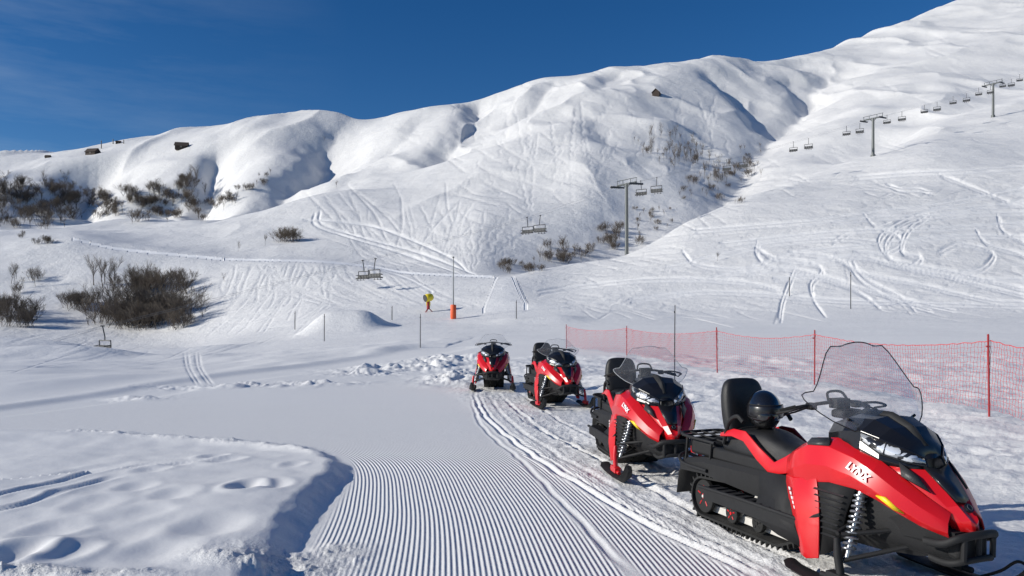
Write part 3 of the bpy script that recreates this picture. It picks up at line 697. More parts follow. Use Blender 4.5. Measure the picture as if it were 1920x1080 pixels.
        mb=MB(); mb.add([(.21,y(.365),.67),(.27,y(.345),.68),(.37,y(.29),.628),(.31,y(.315),.622)],[(0,1,2,3)]); obj('accent_decal',mb,M_yellow,S,solid=.02)
        mb=MB()
        for k in range(7):
            t=.1+k*.115; bx_=-.62+.17*t; bz=.60-.25*t; yy=.410+.037*t; mb.add([(bx_,y(yy),bz),(bx_+.022,y(yy+.008),bz),(bx_+.034,y(yy+.011),bz-.02),(bx_+.012,y(yy+.004),bz-.02)],[(0,1,2,3)])
        obj('side_stripe_decal',mb,M_white,S,solid=.010)
        def off(p,d=.009): return (p[0]+d*.8,y(p[1]+d*.8),p[2]+d*.3)
        def lp(a,b,t): return tuple(a[i]*(1-t)+b[i]*t for i in range(3))
        U2=[lp(Uu[i],Ll[i],.08) for i in (2,3,4,5)]; L2=[lp(Uu[i],Ll[i],t_) for i,t_ in ((2,.55),(3,.75),(4,.82),(5,.8))]
        mb=MB(); mb.grid([[off(p) for p in U2],[off(lp(a,b,.5),.014) for a,b in zip(U2,L2)],[off(p) for p in L2]])
        hl=obj('headlight',mb,M_head,S,solid=.006,auto=30)
        mb=MB(); mb.tube([off(p,.011) for p in U2]+[off(p,.011) for p in reversed(L2)],.006,6,closed=True); mb.tube([off(lp(U2[1],U2[2],.3),.014),off(lp(L2[1],L2[2],.15),.014)],.005,6); obj('headlight_bezel',mb,M_black,hl)
        mb=MB()
        for (xa,za,xb,zb) in ((.28,.34,.02,.22),(-.18,.33,-.02,.22),(.24,.44,.0,.38),(-.10,.46,-.04,.38)): mb.tube([(xa,y(.16),za),(xb,y(.46),zb)],.016)
        obj('suspension_arm',mb,M_matte,S)
        p0=Vector((.02,y(.29),.70)); p1=Vector((.03,y(.44),.24))
        mb=MB(); mb.tube([p0,p1],.016,10); mb.tube([p0,p0.lerp(p1,.3)],.028,12); sh=obj('shock_absorber',mb,M_alu,S)
        mb=MB(); hx=[]; ax=(p1-p0).normalized(); u=ax.orthogonal().normalized(); w_=ax.cross(u)
        for k in range(150):
            t=k/149; an=t*2*math.pi*11; hx.append(p0.lerp(p1,.12+.78*t)+(u*math.cos(an)+w_*math.sin(an))*.040)
        mb.tube(hx,.008,6); obj('coil_spring',mb,M_spring,sh)
        mb=MB(); mb.tube([(-.02,y(.48),.36),(.0,y(.49),.25),(.03,y(.49),.12)],[.02,.028,.026],10); mb.box(-.08,.14,*sorted((y(.455),y(.525))),.075,.14); mb.tube([(-.16,y(.49),.09),(.2,y(.49),.09)],.022,8)
        obj('ski_spindle',mb,M_red,S,bevel=.006)
        mb=MB(); G_=[]
        for x,z,w_ in ((-.50,.075,.05),(-.45,.045,.07),(-.2,.03,.075),(.2,.03,.075),(.38,.045,.075),(.50,.09,.065),(.59,.16,.05),(.64,.22,.025)):
            yc=.49
            G_.append([(x,y(yc-w_),z+.02),(x,y(yc-w_*.5),z),(x,y(yc-w_*.2),z-.02),(x,y(yc+w_*.2),z-.02),(x,y(yc+w_*.5),z),(x,y(yc+w_),z+.02),(x,y(yc+w_*.3),z+.03),(x,y(yc-w_*.3),z+.03)])
        mb.grid(G_,closeU=True); mb.f.append(tuple(range(8))); mb.f.append(tuple(56+i for i in range(8)))
        sk=obj('ski',mb,M_matte,S,smooth=True)
        mb=MB(); mb.tube(catmull([(.25,y(.49),.06),(.42,y(.49),.15),(.54,y(.49),.24),(.63,y(.49),.23)],5).tolist(),.010); obj('ski_handle',mb,M_matte,sk)
        cu=bpy.data.curves.new('txt','FONT'); cu.body='LYNX'; cu.size=.068; cu.extrude=.0015; cu.shear=.2; cu.offset=.0028; cu.space_character=1.05; cu.align_x='CENTER'
        to=bpy.data.objects.new('t',cu); COL.objects.link(to); bpy.context.view_layer.update()
        tm=bpy.data.meshes.new_from_object(to.evaluated_get(bpy.context.evaluated_depsgraph_get())); bpy.data.objects.remove(to)
        tm.materials.clear(); tm.materials.append(M_white)
        tt=bpy.data.objects.new('brand_lettering',tm); COL.objects.link(tt); tt.parent=S
        A=Vector((.0,sgn*.365,.865)); B=Vector((.16,sgn*.345,.80)); C=Vector((.18,sgn*.37,.70)); D_=Vector((.02,sgn*.40,.755))
        fwd=(B-A).normalized(); nn=fwd.cross(C-B).normalized()
        if nn.y*sgn<0: nn=-nn
        bx=fwd if sgn<0 else -fwd
        by=nn.cross(bx)
        cpos=(A+B+C+D_)/4-fwd*.025-by*.026+nn*.018
        tt.matrix_local=Matrix(((bx.x,by.x,nn.x,cpos.x),(bx.y,by.y,nn.y,cpos.y),(bx.z,by.z,nn.z,cpos.z),(0,0,0,1)))
    mb=MB(); G_=[]
    for x,wd,zb,zt in ((-.35,.3,.24,.4),(0,.26,.25,.44),(.3,.23,.31,.58),(.50,.17,.42,.61),(.60,.12,.46,.61)):
        G_.append([(x,-wd,zt),(x,-wd*.9,(zb+zt)/2),(x,-wd*.5,zb),(x,wd*.5,zb),(x,wd*.9,(zb+zt)/2),(x,wd,zt)])
    mb.grid(G_,closeU=True); mb.f.append(tuple(range(6))); mb.f.append(tuple(24+i for i in range(6)))
    obj('belly_pan',mb,M_matte,S,auto=20)
    mb=MB(); mb.tube(catmull([(.45,-.20,.50),(.58,-.19,.55),(.66,-.14,.60),(.69,0,.615),(.66,.14,.60),(.58,.19,.55),(.45,.20,.50)],6).tolist(),.024,10)
    mb.tube(catmull([(.45,-.16,.40),(.58,-.15,.43),(.66,-.11,.46),(.68,0,.47),(.66,.11,.46),(.58,.15,.43),(.45,.16,.40)],6).tolist(),.02,10)
    for yy in (-.12,0,.12): mb.tube([(.67,yy,.60),(.665,yy,.465)],.018)
    fb=obj('front_bumper',mb,M_matte,S)
    obj('bumper_plate',MB().box(.53,.64,-.12,.12,.44,.60),M_matte,fb,bevel=.03)
    obj('instrument_console',MB().box(-.53,-.40,-.10,.10,1.06,1.12),M_matte,S,bevel=.02)
    HB=.10
    mb=MB(); mb.tube([(-.40,0,.98),(-.54,0,1.14)],.03,10); bar=[(a+HB,b,c) for a,b,c in catmull([(-.80,-.40,1.10),(-.74,-.28,1.13),(-.66,-.12,1.16),(-.65,0,1.16),(-.66,.12,1.16),(-.74,.28,1.13),(-.80,.40,1.10)],5).tolist()]; mb.tube(bar,.013,8)
    mb.box(-.59,-.50,-.06,.06,1.12,1.19)
    mb.tube(catmull([(-.56,-.09,1.17),(-.6,-.06,1.23),(-.6,.06,1.23),(-.56,.09,1.17)],5).tolist(),.010,6)
    hb=obj('handlebar',mb,M_matte,S)
    for sgn in (-1,1):
        mb=MB(); mb.tube([(-.755+HB,sgn*.31,1.125),(-.805+HB,sgn*.42,1.095)],.019,10); obj('grip',mb,M_rubber,hb)
        mb=MB(); mb.tube([(-.69+HB,sgn*.25,1.13),(-.70+HB,sgn*.36,1.10),(-.73+HB,sgn*.44,1.08)],.007,6); obj('brake_lever',mb,M_matte,hb)
        mb=MB(); mb.box(-.74+HB,-.67+HB,*sorted((sgn*.18,sgn*.24)),1.11,1.16); obj('control_switch',mb,M_matte,hb,bevel=.01)
        mb=MB(); mb.tube([(a+HB,b,c) for a,b,c in catmull([(-.70,sgn*.2,1.14),(-.62,sgn*.32,1.15),(-.64,sgn*.44,1.12),(-.78,sgn*.46,1.09)],5).tolist()],.009,8); obj('hand_guard',mb,M_matte,hb)
    vz=[0,.08,.16,.24,.31,.38,.43,.455,.47,.54,.65,.77,.88,.955,1.0]; wz=[.22,.31,.40,.46,.50,.53,.535,.51,.455,.42,.375,.33,.285,.235,.15]
    def wp(sx,i):
        z=.99+.61*vz[i]; yy=sx*wz[i]
        zz=z-(.03 if i==len(vz)-1 else 0)*abs(sx)**2
        return (-.02-.55*(z-.99)-.5*yy*yy,yy,zz)
    mb=MB(); mb.grid([[wp(-1+2*j/16,i) for j in range(17)] for i in range(len(vz))])
    ws=obj('windshield',mb,M_glass,S)
    out=[wp(-1,i) for i in range(len(vz))]+[wp(-1+2*j/16,len(vz)-1) for j in range(1,16)]+[wp(1,i) for i in reversed(range(len(vz)))]
    mb=MB(); mb.tube(out,.0042,6); obj('windshield_rim',mb,M_matte,ws)
    for sgn in (-1,1):
        mb=MB(); mb.tube([(-.12,sgn*.2,1.05),(-.12,sgn*.3,1.10)],.010,6); obj('windshield_bracket',mb,M_matte,ws)
    return S
SL=build_sled()
def place(root,x,y,deg,sx=.93):
    th=math.radians(deg); root.location=(x,y,gz(x,y)-0.01); root.rotation_euler=(0,0,math.atan2(-math.cos(th),math.sin(th))); root.scale=(sx,1,1)
s2=copy_thing(SL); s3=copy_thing(SL); s4=copy_thing(SL,skip=('passenger_backrest','passenger_grab_handle'))
def lighten(root,sc):
    for o in list(COL.objects):
        if o.name.startswith('windshield') and o.parent==root:
            o.scale=(1,.82,sc); o.location=(0,0,.99*(1-sc))
            o.material_slots[0].link='OBJECT'; o.material_slots[0].material=M_glass2
        if o.name.startswith('windshield_rim') and o.parent and o.parent.parent==root:
            o.material_slots[0].link='OBJECT'; o.material_slots[0].material=M_rimclear
for s_,sc in ((s2,.76),(s3,.62),(s4,.66)): lighten(s_,sc)
for o in list(COL.objects):
    if o.name.startswith('ski_spindle') and o.parent==SL:
        o.material_slots[0].link='OBJECT'; o.material_slots[0].material=M_matte
place(SL,2.54,4.95,21,.88); place(s2,1.63,8.35,7,.88); place(s3,.99,14.9,12,.88); place(s4,-.47,18.4,0)
SL['label']='red and black snowmobile with a helmet resting on its seat'
s2['label']='red and black snowmobile with backrest and clear windshield parked on snow'
s3['label']='red and black snowmobile with raised backrest parked between others'
s4['label']='red and black snowmobile facing forward at end of row'
def build_helmet():
    E=empty('helmet','glossy black motorcycle style helmet resting on snowmobile seat','helmet')
    mb=MB(); G_=[]
    for i in range(15):
        ph=math.pi*i/14*0.86; row=[]
        for k in range(24):
            a=2*math.pi*k/24; x=.155*math.sin(ph)*math.cos(a)*1.08; y=.130*math.sin(ph)*math.sin(a); z=.15*math.cos(ph)
            if x>0 and z<-.02: x*=1.12+.6*max(0,-.02-z)
            row.append((x,y,z+.15))
        G_.append(row)
    mb.grid(G_,closeU=True); obj('helmet_shell',mb,M_helm,E,subs=1,solid=.01)
    mb=MB(); G_=[]
    for i in range(6):
        z=.10+.10*i/5; row=[]
        for k in range(13):
            a=-1.25+2.5*k/12; r=math.sqrt(max(0,1-((z-.15)/.15)**2)); row.append((.155*1.11*r*math.cos(a)+.006,.136*r*math.sin(a)*1.05,z))
        G_.append(row)
    mb.grid(G_); vi=obj('visor',mb,M_black,E,solid=.004)
    mb=MB(); mb.tube([G_[0][k] for k in range(13)]+[G_[5][k] for k in reversed(range(13))],.004,6,closed=True); obj('visor_rim',mb,M_matte,vi)
    return E
he=build_helmet()
bpy.context.view_layer.update()
he.location=SL.matrix_world@Vector((-1.44,-.02,.862)); he.rotation_euler=(0,0,SL.rotation_euler[2]-0.5); he.scale=(1.05,)*3

# ------------------------------------------------------------ safety fence
FP=[G(2150,862),G(1855,788),G(1527,722),G(1345,702),G(1175,672),G(1062,660)]
fe=empty('safety_fence','red plastic net safety fence on slim red posts in snow','fence',(FP[1][0],FP[1][1],gz(*FP[1])))
fo=Vector(fe.location)
HT=[1.42,1.42,1.45,1.45,1.35,1.3]
for (x,y),h_ in zip(FP,HT):
    z=gz(x,y); lean=random.uniform(-.03,.03)
    mb=MB(); mb.tube([(0,0,-.2),(lean,0,h_)],.018,10); mb.tube([(lean,0,h_),(lean,0,h_+.02)],[.02,.008],10); mb.box(-.05,.0,-.012,.012,h_*.85,h_*.85+.03)
    obj('fence_post',mb,M_post,fe,loc=(x-fo.x,y-fo.y,z-fo.z))
for i in range(len(FP)-1):
    a=Vector((*FP[i],gz(*FP[i]))); b=Vector((*FP[i+1],gz(*FP[i+1]))); L=(b-a).length
    nu=int(L/.09); nv=13; mb=MB(); G_=[]
    for k in range(nu+1):
        t=k/nu; p=a.lerp(b,t); sag=4*t*(1-t)*(.17 if i else .1)
        top=(HT[i]*(1-t)+HT[i+1]*t)-.10-sag; bot=.10+.03*math.sin(k*.21)
        off=.03*math.sin(t*9+i)+.02*math.sin(k*.5)
        zb=a.z*(1-t)+b.z*t
        row=[]
        for j in range(nv+1):
            s_=j/nv; row.append((p.x-fo.x+off*s_+.01*math.sin(j*2.1+k),p.y-fo.y+off*(1-s_),zb-fo.z+bot+(top-bot)*s_+.010*math.sin(k*1.7+j)))
        G_.append(row)
    mb.grid(G_); o=obj('fence_net',mb,M_fence,fe,smooth=False)
    md=o.modifiers.new('wire','WIREFRAME'); md.thickness=.0066; md.use_replace=True; md.use_even_offset=False
    mb=MB(); mb.tube([G_[k][nv] for k in range(0,nu+1,2)]+[G_[nu][nv]],.008,5); obj('top_rope',mb,M_fence,fe)

def marker(px,pyb,pyt,r=.018,mt=M_dark,label='slim dark marker pole standing in snow'):
    p=hit(px,pyb); h_=(pyb-pyt)/F*p.y
    mb=MB(); rr=max(r,p.y*0.0006); mb.tube([(0,0,-.3),(0,0,h_*.5),(.01,0,h_)],[rr,rr,rr*.8],8); mb.tube([(.01,0,h_),(.01,0,h_+rr*2)],[rr*.9,rr*.3],8)
    mb.tube([(0,0,h_*.9),(0,0,h_*.93)],rr*1.4,8)
    o=obj('marker_pole',mb,mt,None,loc=p); tag(o,label,'pole','marker poles in snow')
marker(1265,712,574,.016); marker(1595,580,512); marker(788,652,590); marker(608,640,590); marker(553,618,585); marker(1480,555,520); marker(735,600,575); marker(968,598,565)

# ------------------------------------------------------------ lift
def L3(px,py,D): return Vector(((px-960)/F*D,D,H+(HZ-py)/F*D))
T=[L3(1175,345,165),L3(1637,222,226),L3(1862,157,275)]
dirxy=Vector((T[1].x-T[0].x,T[1].y-T[0].y,0)).normalized(); perp=Vector((dirxy.y,-dirxy.x,0))
lineA=L3(690,486,128.8); lineM=L3(1000,405,150); lineB=L3(190,612,105); lineC=L3(-200,720,92)
ends=[lineC,lineB,lineA,lineM,T[0],T[1],T[2],T[2]+(T[2]-T[1])*1.3+Vector((0,0,4))]
AR=2.9
def tower(top,label):
    zb=gz(top.x,top.y); hgt=top.z-zb
    E=empty('chairlift_tower',label,'chairlift tower',(top.x,top.y,zb),'chairlift towers on the slope')
    rot=math.atan2(perp.y,perp.x)
    mb=MB(); mb.tube([(0,0,-1),(0,0,hgt*.5),(0,0,hgt+.2)],[.45,.39,.32],16); mb.tube([(0,0,-1),(0,0,.35)],.7,16); obj('tower_pole',mb,M_galv,E)
    c,s=math.cos(rot),math.sin(rot)
    R=lambda x,y,z:(x*c-y*s,x*s+y*c,z)
    mb=MB(); mb.tube([R(-AR,0,hgt),R(AR,0,hgt)],.22,8); mb.tube([R(-AR-.2,0,hgt+1.0),R(AR+.2,0,hgt+1.0)],.08,6)
    for x in (-AR,-1.2,1.2,AR): mb.tube([R(x,0,hgt),R(x,0,hgt+1.0)],.08,6)
    mb.tube([R(-1.2,0,hgt+.05),R(0,0,hgt-1.0)],.09,6); mb.tube([R(1.2,0,hgt+.05),R(0,0,hgt-1.0)],.09,6)
    obj('crossarm',mb,M_galv,E)
    for sg in (-1,1):
        mb=MB(); mb.tube([R(sg*AR,-2.0,hgt-.35),R(sg*AR,2.0,hgt-.1)],.10,6)
        for k in range(8):
            yy=-1.9+k*.54; zz=hgt-.25+yy*.08; mb.tube([R(sg*AR-.1,yy,zz-.12),R(sg*AR+.1,yy,zz-.12)],.24,12)
        mb.tube([R(sg*AR,0,hgt),R(sg*AR,0,hgt-.3)],.1,6)
        obj('sheave_assembly',mb,M_dark,E)
        mb=MB(); mb.box(-.02,.02,-1.8,1.8,0,.04); mb.v=[R(x+sg*(AR-.5),y,z+hgt-.3) for x,y,z in mb.v]; obj('catwalk',mb,M_galv,E)
    mb=MB()
    for sx in (-.2,.2): mb.tube([(sx,-.48,1.5),(sx,-.4,hgt)],.03,4)
    for k in range(int((hgt-1.5)/.45)): mb.tube([(-.2,-.46,1.6+k*.45),(.2,-.46,1.6+k*.45)],.02,4)
    obj('ladder',mb,M_galv,E)
for tp,lb in zip(T,('grey steel chairlift tower beside a snowy creek','tall grey steel chairlift tower on open snow slope','grey steel chairlift tower near upper snow slope')): tower(tp,lb)
def cable(sg):
    pts=[]; base=ends[0]+perp*AR*sg
    for i in range(len(ends)-1):
        a=ends[i]+perp*AR*sg; b=ends[i+1]+perp*AR*sg; sag=0.006*(b-a).length if i>=4 else 0.1
        for k in range(10):
            t=k/10; p=a.lerp(b,t); p.z-=4*t*(1-t)*sag+.1; pts.append(p-base)
    mb=MB(); mb.tube(pts,.016,6); o=obj('lift_cable',mb,M_cable,loc=base); tag(o,'grey steel haul cable strung between chairlift towers','cable','chairlift cables'); return [p+base for p in pts]
cb={sg:cable(sg) for sg in (-1,1)}
def build_chair():
    E=empty('lift_chair','grey four seat lift chair hanging from the cable','chairlift chair',group='chairs hanging on the lift cable')
    mb=MB(); mb.tube([(0,-.25,0),(0,.25,0)],.08,6); mb.tube([(0,0,0),(0,.12,-.5),(0,.3,-1.3),(0,.3,-1.75)],.07,8); obj('hanger',mb,M_dark,E)
    mb=MB(); mb.tube([(-1.15,.3,-1.75),(1.15,.3,-1.75)],.07,8)
    for x in (-1.15,1.15): mb.tube([(x,.3,-1.75),(x,.35,-2.5),(x,.2,-2.95),(x,-.35,-2.95)],.065,8)
    obj('chair_frame',mb,M_dark,E)
    mb=MB(); mb.box(-1.12,1.12,-.40,.22,-2.98,-2.80); obj('seat',mb,M_dark,E,bevel=.02)
    mb=MB()
    for k in range(4): mb.box(-1.1+k*.56,-1.1+k*.56+.52,.26,.34,-2.80,-2.30)
    obj('backrest',mb,M_dark,E,bevel=.02)
    mb=MB()
    for x in (-1.05,1.05): mb.tube([(x,.3,-2.3),(x,-.45,-2.45)],.05,6)
    mb.tube([(-1.05,-.45,-2.45),(1.05,-.45,-2.45)],.05,6)
    for x in (-.6,0,.6): mb.tube([(x,-.45,-2.45),(x,-.5,-3.2)],.04,6); mb.tube([(x-.2,-.5,-3.2),(x+.2,-.5,-3.2)],.05,6)
    obj('safety_bar',mb,M_dark,E)
    return E
def cable_at(sg,px):
    pts=cb[sg]
    for a,b in zip(pts[:-1],pts[1:]):
        pa=960+F*a.x/a.y; pb=960+F*b.x/b.y
        if pa<=px<=pb: return a.lerp(b,(px-pa)/(pb-pa))
CH=build_chair(); rotc=math.atan2(perp.y,perp.x)
first=True
for px,sg in ((192,-1),(680,-1),(704,1),(988,-1),(1013,1),(1201,-1),(1231,1),(1362,-1),(1394,1),(1487,-1),(1516,1),(1587,-1),(1612,1),(1663,-1),(1691,1),(1733,-1),(1757,1),(1787,-1),(1812,1),(1835,-1),(1857,1),(1880,-1),(1896,1),(1912,-1)):
    p=cable_at(sg,px)
    if p is None: continue
    if first: o=CH; first=False
    else: o=copy_thing(CH)
    s_=1.2 if px==192 else (1.1 if px<1300 else .9)
    o.location=p; o.rotation_euler=(0,0,rotc*.55+(math.pi if sg>0 else 0)); o.scale=(s_,s_,s_)

p=hit(850,598); E=empty('floodlight_pole','slim grey pole with orange padded base on piste edge','pole',p)
hh=(598-482)/F*p.y
mb=MB(); mb.tube([(0,0,-.5),(0,0,hh)],[.08,.045],10); obj('pole_shaft',mb,M_galv,E)
mb=MB(); mb.tube([(0,0,0),(0,0,.15),(0,0,1.75),(0,0,1.85)],[.32,.38,.38,.3],14); obj('protective_padding',mb,M_orange,E)
mb=MB(); mb.box(-.12,.12,-.08,.08,hh-.1,hh+.05); obj('lamp_head',mb,M_dark,E,bevel=.02)
p=hit(803,586); E=empty('snow_cannon','yellow and red fan snow cannon on red stand','snow cannon',p); E.scale=(1.15,1.15,1.15)
mb=MB(); 
for a in (0,2.1,4.2): mb.tube([(0,0,.5),(.55*math.cos(a),.55*math.sin(a),-.05)],.06,6)
mb.tube([(0,0,.3),(0,0,1.25)],.2,10); obj('stand',mb,M_post,E)
mb=MB(); mb.tube([(-.35,-.3,1.62),(-.1,-.1,1.68),(.25,.2,1.78),(.4,.33,1.82)],[.42,.48,.45,.36],18,caps=False); mb.tube([(-.1,-.1,1.6),(.1,.05,1.7)],.2,12); obj('fan_barrel',mb,M_gun,E,solid=.03)
mb=MB(); mb.box(-.25,.25,-.12,.2,.75,1.2); obj('control_box',mb,M_gun,E,bevel=.03)
mb=MB(); mb.tube([(-.37,-.31,1.62),(-.33,-.28,1.63)],.44,18); obj('fan_grille',mb,M_dark,E)
def hut(px,py,w,label,rot=0,roof=M_wood):
    p=hit(px,py); E=empty('mountain_hut',label,'hut',p,'small mountain huts'); E.rotation_euler=(0,0,rot)
    d=w*.7; h_=w*.2
    mb=MB(); mb.box(-w/2,w/2,-d/2,d/2,-1.5,h_); mb.add([(-w/2,-d/2,h_),(-w/2,d/2,h_),(-w/2,0,h_+w*.3),(w/2,-d/2,h_),(w/2,d/2,h_),(w/2,0,h_+w*.3)],[(0,1,2),(3,5,4)]); obj('wall',mb,M_wood,E,smooth=False)
    mb=MB(); e=w*.07
    for s_ in (-1,1): mb.add([(-w/2-e,s_*(d/2+e),h_-e),(w/2+e,s_*(d/2+e),h_-e),(w/2+e,0,h_+w*.32),(-w/2-e,0,h_+w*.32)],[(0,1,2,3)])
    obj('roof',mb,roof,E,smooth=False,solid=.15)
    mb=MB(); mb.box(-w*.08,w*.08,-d/2-.06,-d/2-.01,0,h_*.8); obj('door',mb,M_stone,E)
    mb=MB(); mb.box(w*.2,w*.34,-d/2-.06,-d/2-.01,h_*.35,h_*.75); obj('window',mb,M_dark,E)
hut(1231,180,5.6,'small dark wooden hut on snowy hilltop',1.2)
hut(341,278,8,'low dark hut half buried on snowy hill',.2); hut(174,290,8,'dark low hut below snowy ridge',-.2); hut(90,296,3.5,'tiny dark shed on snowy ridge',.1); hut(222,270,3.5,'tiny shed on snowy ridge line',.4)
for x_,y_,t_ in ((190,280,266),(212,272,264),(232,270,264)): marker(x_,y_,t_,.12,M_dark,'thin dark utility pole on snowy ridge')

# ------------------------------------------------------------ bare trees
def gen_tree(seed,h=6.0,bush=False):
    r=random.Random(seed); tk=MB(); cr=MB()
    def seg(mb,a,b,r0,r1,n): mb.tube([a,a.lerp(b,.5)+Vector((r.uniform(-1,1),r.uniform(-1,1),0))*(b-a).length*.06,b],[r0,(r0+r1)/2,r1],n,caps=False)
    def grow(p,d,L,rad,lev):
        b=p+d*L; n=5 if lev==0 else (4 if lev==1 else 3)
        seg(tk if lev<=1 else cr,p,b,max(rad,.009),max(rad*.55,.005),n)
        if lev>=3: return
        nb=[7,7,6][lev] if not bush else [5,7,6][lev]
        for i in range(nb):
            t=r.uniform(.25,1) if lev else r.uniform(.3,1)
            ax=Vector((r.gauss(0,1),r.gauss(0,1),r.gauss(0,.4))).normalized()
            nd=(d*r.uniform(.7,1.1)+ax*r.uniform(.4,.9)+Vector((0,0,.28))).normalized()
            grow(p+d*L*t,nd,L*r.uniform(.42,.68),rad*.42,lev+1)
    if bush:
        for i in range(14):
            d=Vector((r.gauss(0,.42),r.gauss(0,.42),1)).normalized()
            grow(Vector((r.uniform(-1.2,1.2),r.uniform(-1.2,1.2),-.2)),d,h*r.uniform(.4,.62),.025,0 if i<3 else 1)
    else:
        grow(Vector((0,0,-.3)),Vector((r.uniform(-.1,.1),r.uniform(-.1,.1),1)).normalized(),h*.62,h*.015,0)
    return tk,cr
def proto(i,h,bush):
    tk,cr=gen_tree(100+i,h,bush)
    hm_=max(v[2] for v in tk.v+cr.v)
    nm='leafless_bush' if bush else 'leafless_tree'
    mt=bpy.data.meshes.new('trunk'); mt.from_pydata(tk.v,[],tk.f); mt.materials.append(M_bark)
    mc=bpy.data.meshes.new('crown'); mc.from_pydata(cr.v,[],cr.f); mc.materials.append(M_twig)
    return nm,mt,mc,hm_
TP=[proto(i,6.5,False) for i in range(5)]; BP=[proto(10+i,3.6,True) for i in range(5)]
def plant(P_,p,h_,label,group,wide=1.0):
    nm,mt,mc,hm_=P_; sc=h_/hm_
    e=bpy.data.objects.new(nm,None); COL.objects.link(e); e.location=p; e.rotation_euler=(0,0,random.uniform(0,6.28)); e.scale=(sc*random.uniform(.75,1.1)*wide,)*2+(sc,)
    a=bpy.data.objects.new('trunk',mt); b=bpy.data.objects.new('crown',mc)
    for o in (a,b): COL.objects.link(o); o.parent=e
    e['label']=label; e['category']='bush' if 'bush' in nm else 'tree'; e['group']=group
rt=random.Random(11)
def scatter(n,xr,yr,hpx,bushp,label,group,fn=None,wide=1.0):
    for i in range(n):
        for _ in range(40):
            px=rt.uniform(*xr); py=rt.uniform(*yr)
            if fn is None or fn(px,py): break
        p=hit(px,py); h_=rt.uniform(*hpx)/F*p.y
        if rt.random()<bushp: plant(rt.choice(BP),p,h_,label.replace('tree','bush'),group,wide)
        else: plant(rt.choice(TP),p,h_,label,group,wide)
L1='leafless brown tree growing in snowy hollow'
scatter(34,(192,345),(590,618),(40,74),.85,L1,'leafless shrubs in the hollow',None,1.15)
scatter(14,(225,342),(540,558),(34,62),.7,L1,'leafless shrubs in the hollow',None,1.15)
scatter(5,(175,222),(533,548),(50,74),.0,L1,'leafless shrubs in the hollow')
scatter(8,(125,170),(570,585),(28,44),.8,L1,'leafless shrubs in the hollow',None,1.1)
scatter(12,(-20,50),(583,618),(26,54),.7,L1,'leafless shrubs in the hollow',None,1.1)
scatter(8,(20,110),(525,560),(22,45),.2,L1,'leafless shrubs in the hollow')
scatter(4,(60,100),(450,462),(12,18),1,L1,'bushes along the snow road'); scatter(2,(30,45),(440,448),(10,16),1,L1,'bushes along the snow road')
for x_ in (526,534,541,549): p=hit(x_,454); plant(BP[x_%5],p,rt.uniform(26,34)/F*p.y,'rounded leafless bush alone on open snow slope','trees on open slope',1.2)
for x_,y_,s_ in ((447,472,22),(497,462,24),(420,530,18),(630,352,14),(608,270,10),(1155,455,26),(1345,488,18)):
    p=hit(x_,y_); plant(TP[int(x_)%4],p,s_/F*p.y,'small leafless tree alone on snow slope','trees on open slope')
L2='leafless dark tree on shaded snowy hillside'
scatter(96,(-10,165),(345,430),(14,32),.4,L2,'hillside woods',lambda x,y:y>336+ x*.10 and x<172-(y-330)*.5,1.1)
scatter(84,(135,388),(358,420),(12,28),.55,L2,'hillside woods',lambda x,y:y>370-(x-140)*.05 if x<300 else y>352,1.1)
scatter(12,(325,372),(332,372),(18,34),.3,L2,'hillside woods')
scatter(28,(385,510),(330,400),(10,20),.6,L2,'hillside woods',lambda x,y:abs(y-(398-(x-400)*.62))<16)
scatter(64,(1185,1380),(250,350),(14,34),.05,'leafless tree on steep snowy slope','trees on the steep slope',lambda x,y:abs((x-1190)*.55+250-y)<38,.85)
scatter(24,(1270,1400),(335,385),(8,17),.4,'leafless tree beside snowy creek','bushes along the creek')
scatter(20,(1365,1430),(280,335),(8,19),.4,'leafless tree beside snowy creek','bushes along the creek')
scatter(22,(1120,1200),(430,470),(12,27),.6,'leafless tree beside snowy creek','bushes along the creek')
scatter(20,(1010,1110),(465,494),(14,32),.6,'leafless tree beside snowy creek','bushes along the creek')
scatter(20,(930,1020),(492,516),(10,22),.7,'leafless tree beside snowy creek','bushes along the creek')
scatter(16,(1190,1265),(392,432),(6,15),.6,'leafless tree beside snowy creek','bushes along the creek')

# ------------------------------------------------------------ sun, sky
el=math.radians(23); az=Vector((-0.972,-0.23)).normalized()
sv=Vector((az.x*math.cos(el),az.y*math.cos(el),math.sin(el)))
sd=bpy.data.lights.new('sun','SUN'); sd.energy=4.8; sd.angle=math.radians(.53); sd.color=(1,.955,.87)
so=bpy.data.objects.new('sun',sd); COL.objects.link(so); so.rotation_euler=sv.to_track_quat('Z','Y').to_euler(); so.location=(-20,-10,30)
wd=bpy.data.worlds.new('World'); scene.world=wd; wd.use_nodes=True; nt=wd.node_tree
bg=nt.nodes['Background']; bg.inputs[1].default_value=.088
sk=nt.nodes.new('ShaderNodeTexSky'); sk.sky_type='NISHITA'; sk.sun_disc=False; sk.sun_elevation=el; sk.sun_rotation=math.atan2(az.x,az.y)%(2*math.pi)
sk.altitude=1800; sk.air_density=1.0; sk.dust_density=.1; sk.ozone_density=2.5
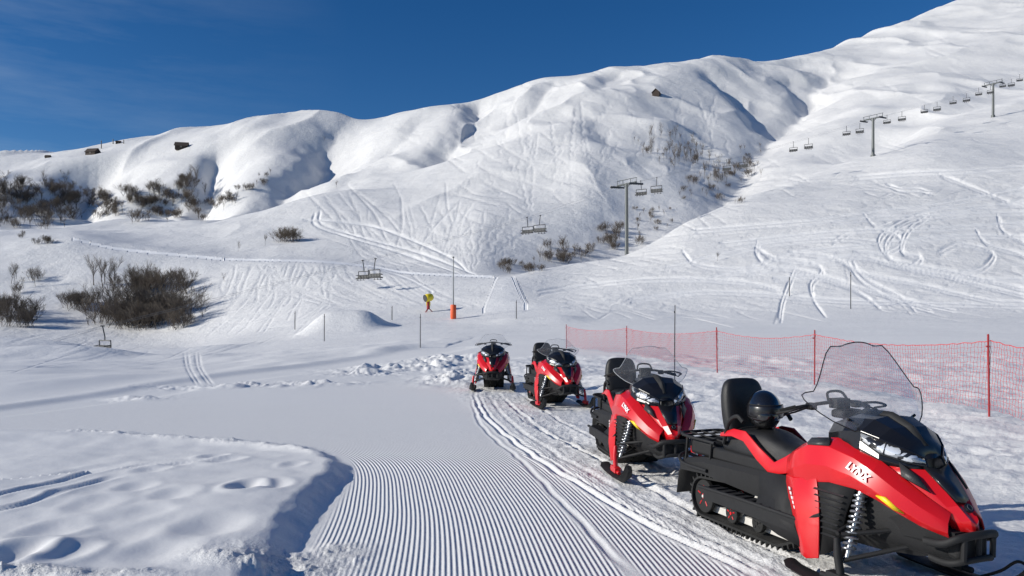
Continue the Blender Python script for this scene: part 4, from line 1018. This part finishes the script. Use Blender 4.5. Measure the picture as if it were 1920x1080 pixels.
hs=nt.nodes.new('ShaderNodeHueSaturation'); hs.inputs['Saturation'].default_value=1.34; hs.inputs['Hue'].default_value=.508
nt.links.new(sk.outputs[0],hs.inputs['Color'])
tc=nt.nodes.new('ShaderNodeTexCoord'); mp=nt.nodes.new('ShaderNodeMapping'); mp.inputs['Scale'].default_value=(2.2,2.2,14)
nz=nt.nodes.new('ShaderNodeTexNoise'); nz.inputs['Scale'].default_value=1.6; nz.inputs['Detail'].default_value=7; nz.inputs['Roughness'].default_value=.6
rp=nt.nodes.new('ShaderNodeMapRange'); rp.inputs[1].default_value=.42; rp.inputs[2].default_value=.8; rp.inputs[3].default_value=0; rp.inputs[4].default_value=.20
sx=nt.nodes.new('ShaderNodeSeparateXYZ'); nt.links.new(tc.outputs['Generated'],sx.inputs[0])
lm_=nt.nodes.new('ShaderNodeMapRange'); lm_.inputs[1].default_value=-.20; lm_.inputs[2].default_value=-.55; nt.links.new(sx.outputs[0],lm_.inputs[0])
ml=nt.nodes.new('ShaderNodeMath'); ml.operation='MULTIPLY'
mx=nt.nodes.new('ShaderNodeMix'); mx.data_type='RGBA'; mx.inputs[7].default_value=(6,7,8,1)
nt.links.new(tc.outputs['Generated'],mp.inputs[0]); nt.links.new(mp.outputs[0],nz.inputs['Vector']); nt.links.new(nz.outputs['Fac'],rp.inputs[0]); nt.links.new(rp.outputs[0],ml.inputs[0]); nt.links.new(lm_.outputs[0],ml.inputs[1]); nt.links.new(ml.outputs[0],mx.inputs[0]); nt.links.new(hs.outputs[0],mx.inputs[6]); nt.links.new(mx.outputs[2],bg.inputs[0])
scene.view_settings.view_transform='Standard'; scene.view_settings.look='None'; scene.view_settings.exposure=0
# ------------------------------------------------------------ camera
cd=bpy.data.cameras.new('camera'); cam=bpy.data.objects.new('camera',cd); COL.objects.link(cam)
cd.sensor_width=36; cd.lens=F/1920*36; cd.shift_y=60/1920; cd.clip_end=6000; cd.clip_start=.05
cam.location=(0,0,H); cam.rotation_euler=(math.radians(90),0,0); scene.camera=cam
print('verts',len(verts),'objs',len(bpy.data.objects))
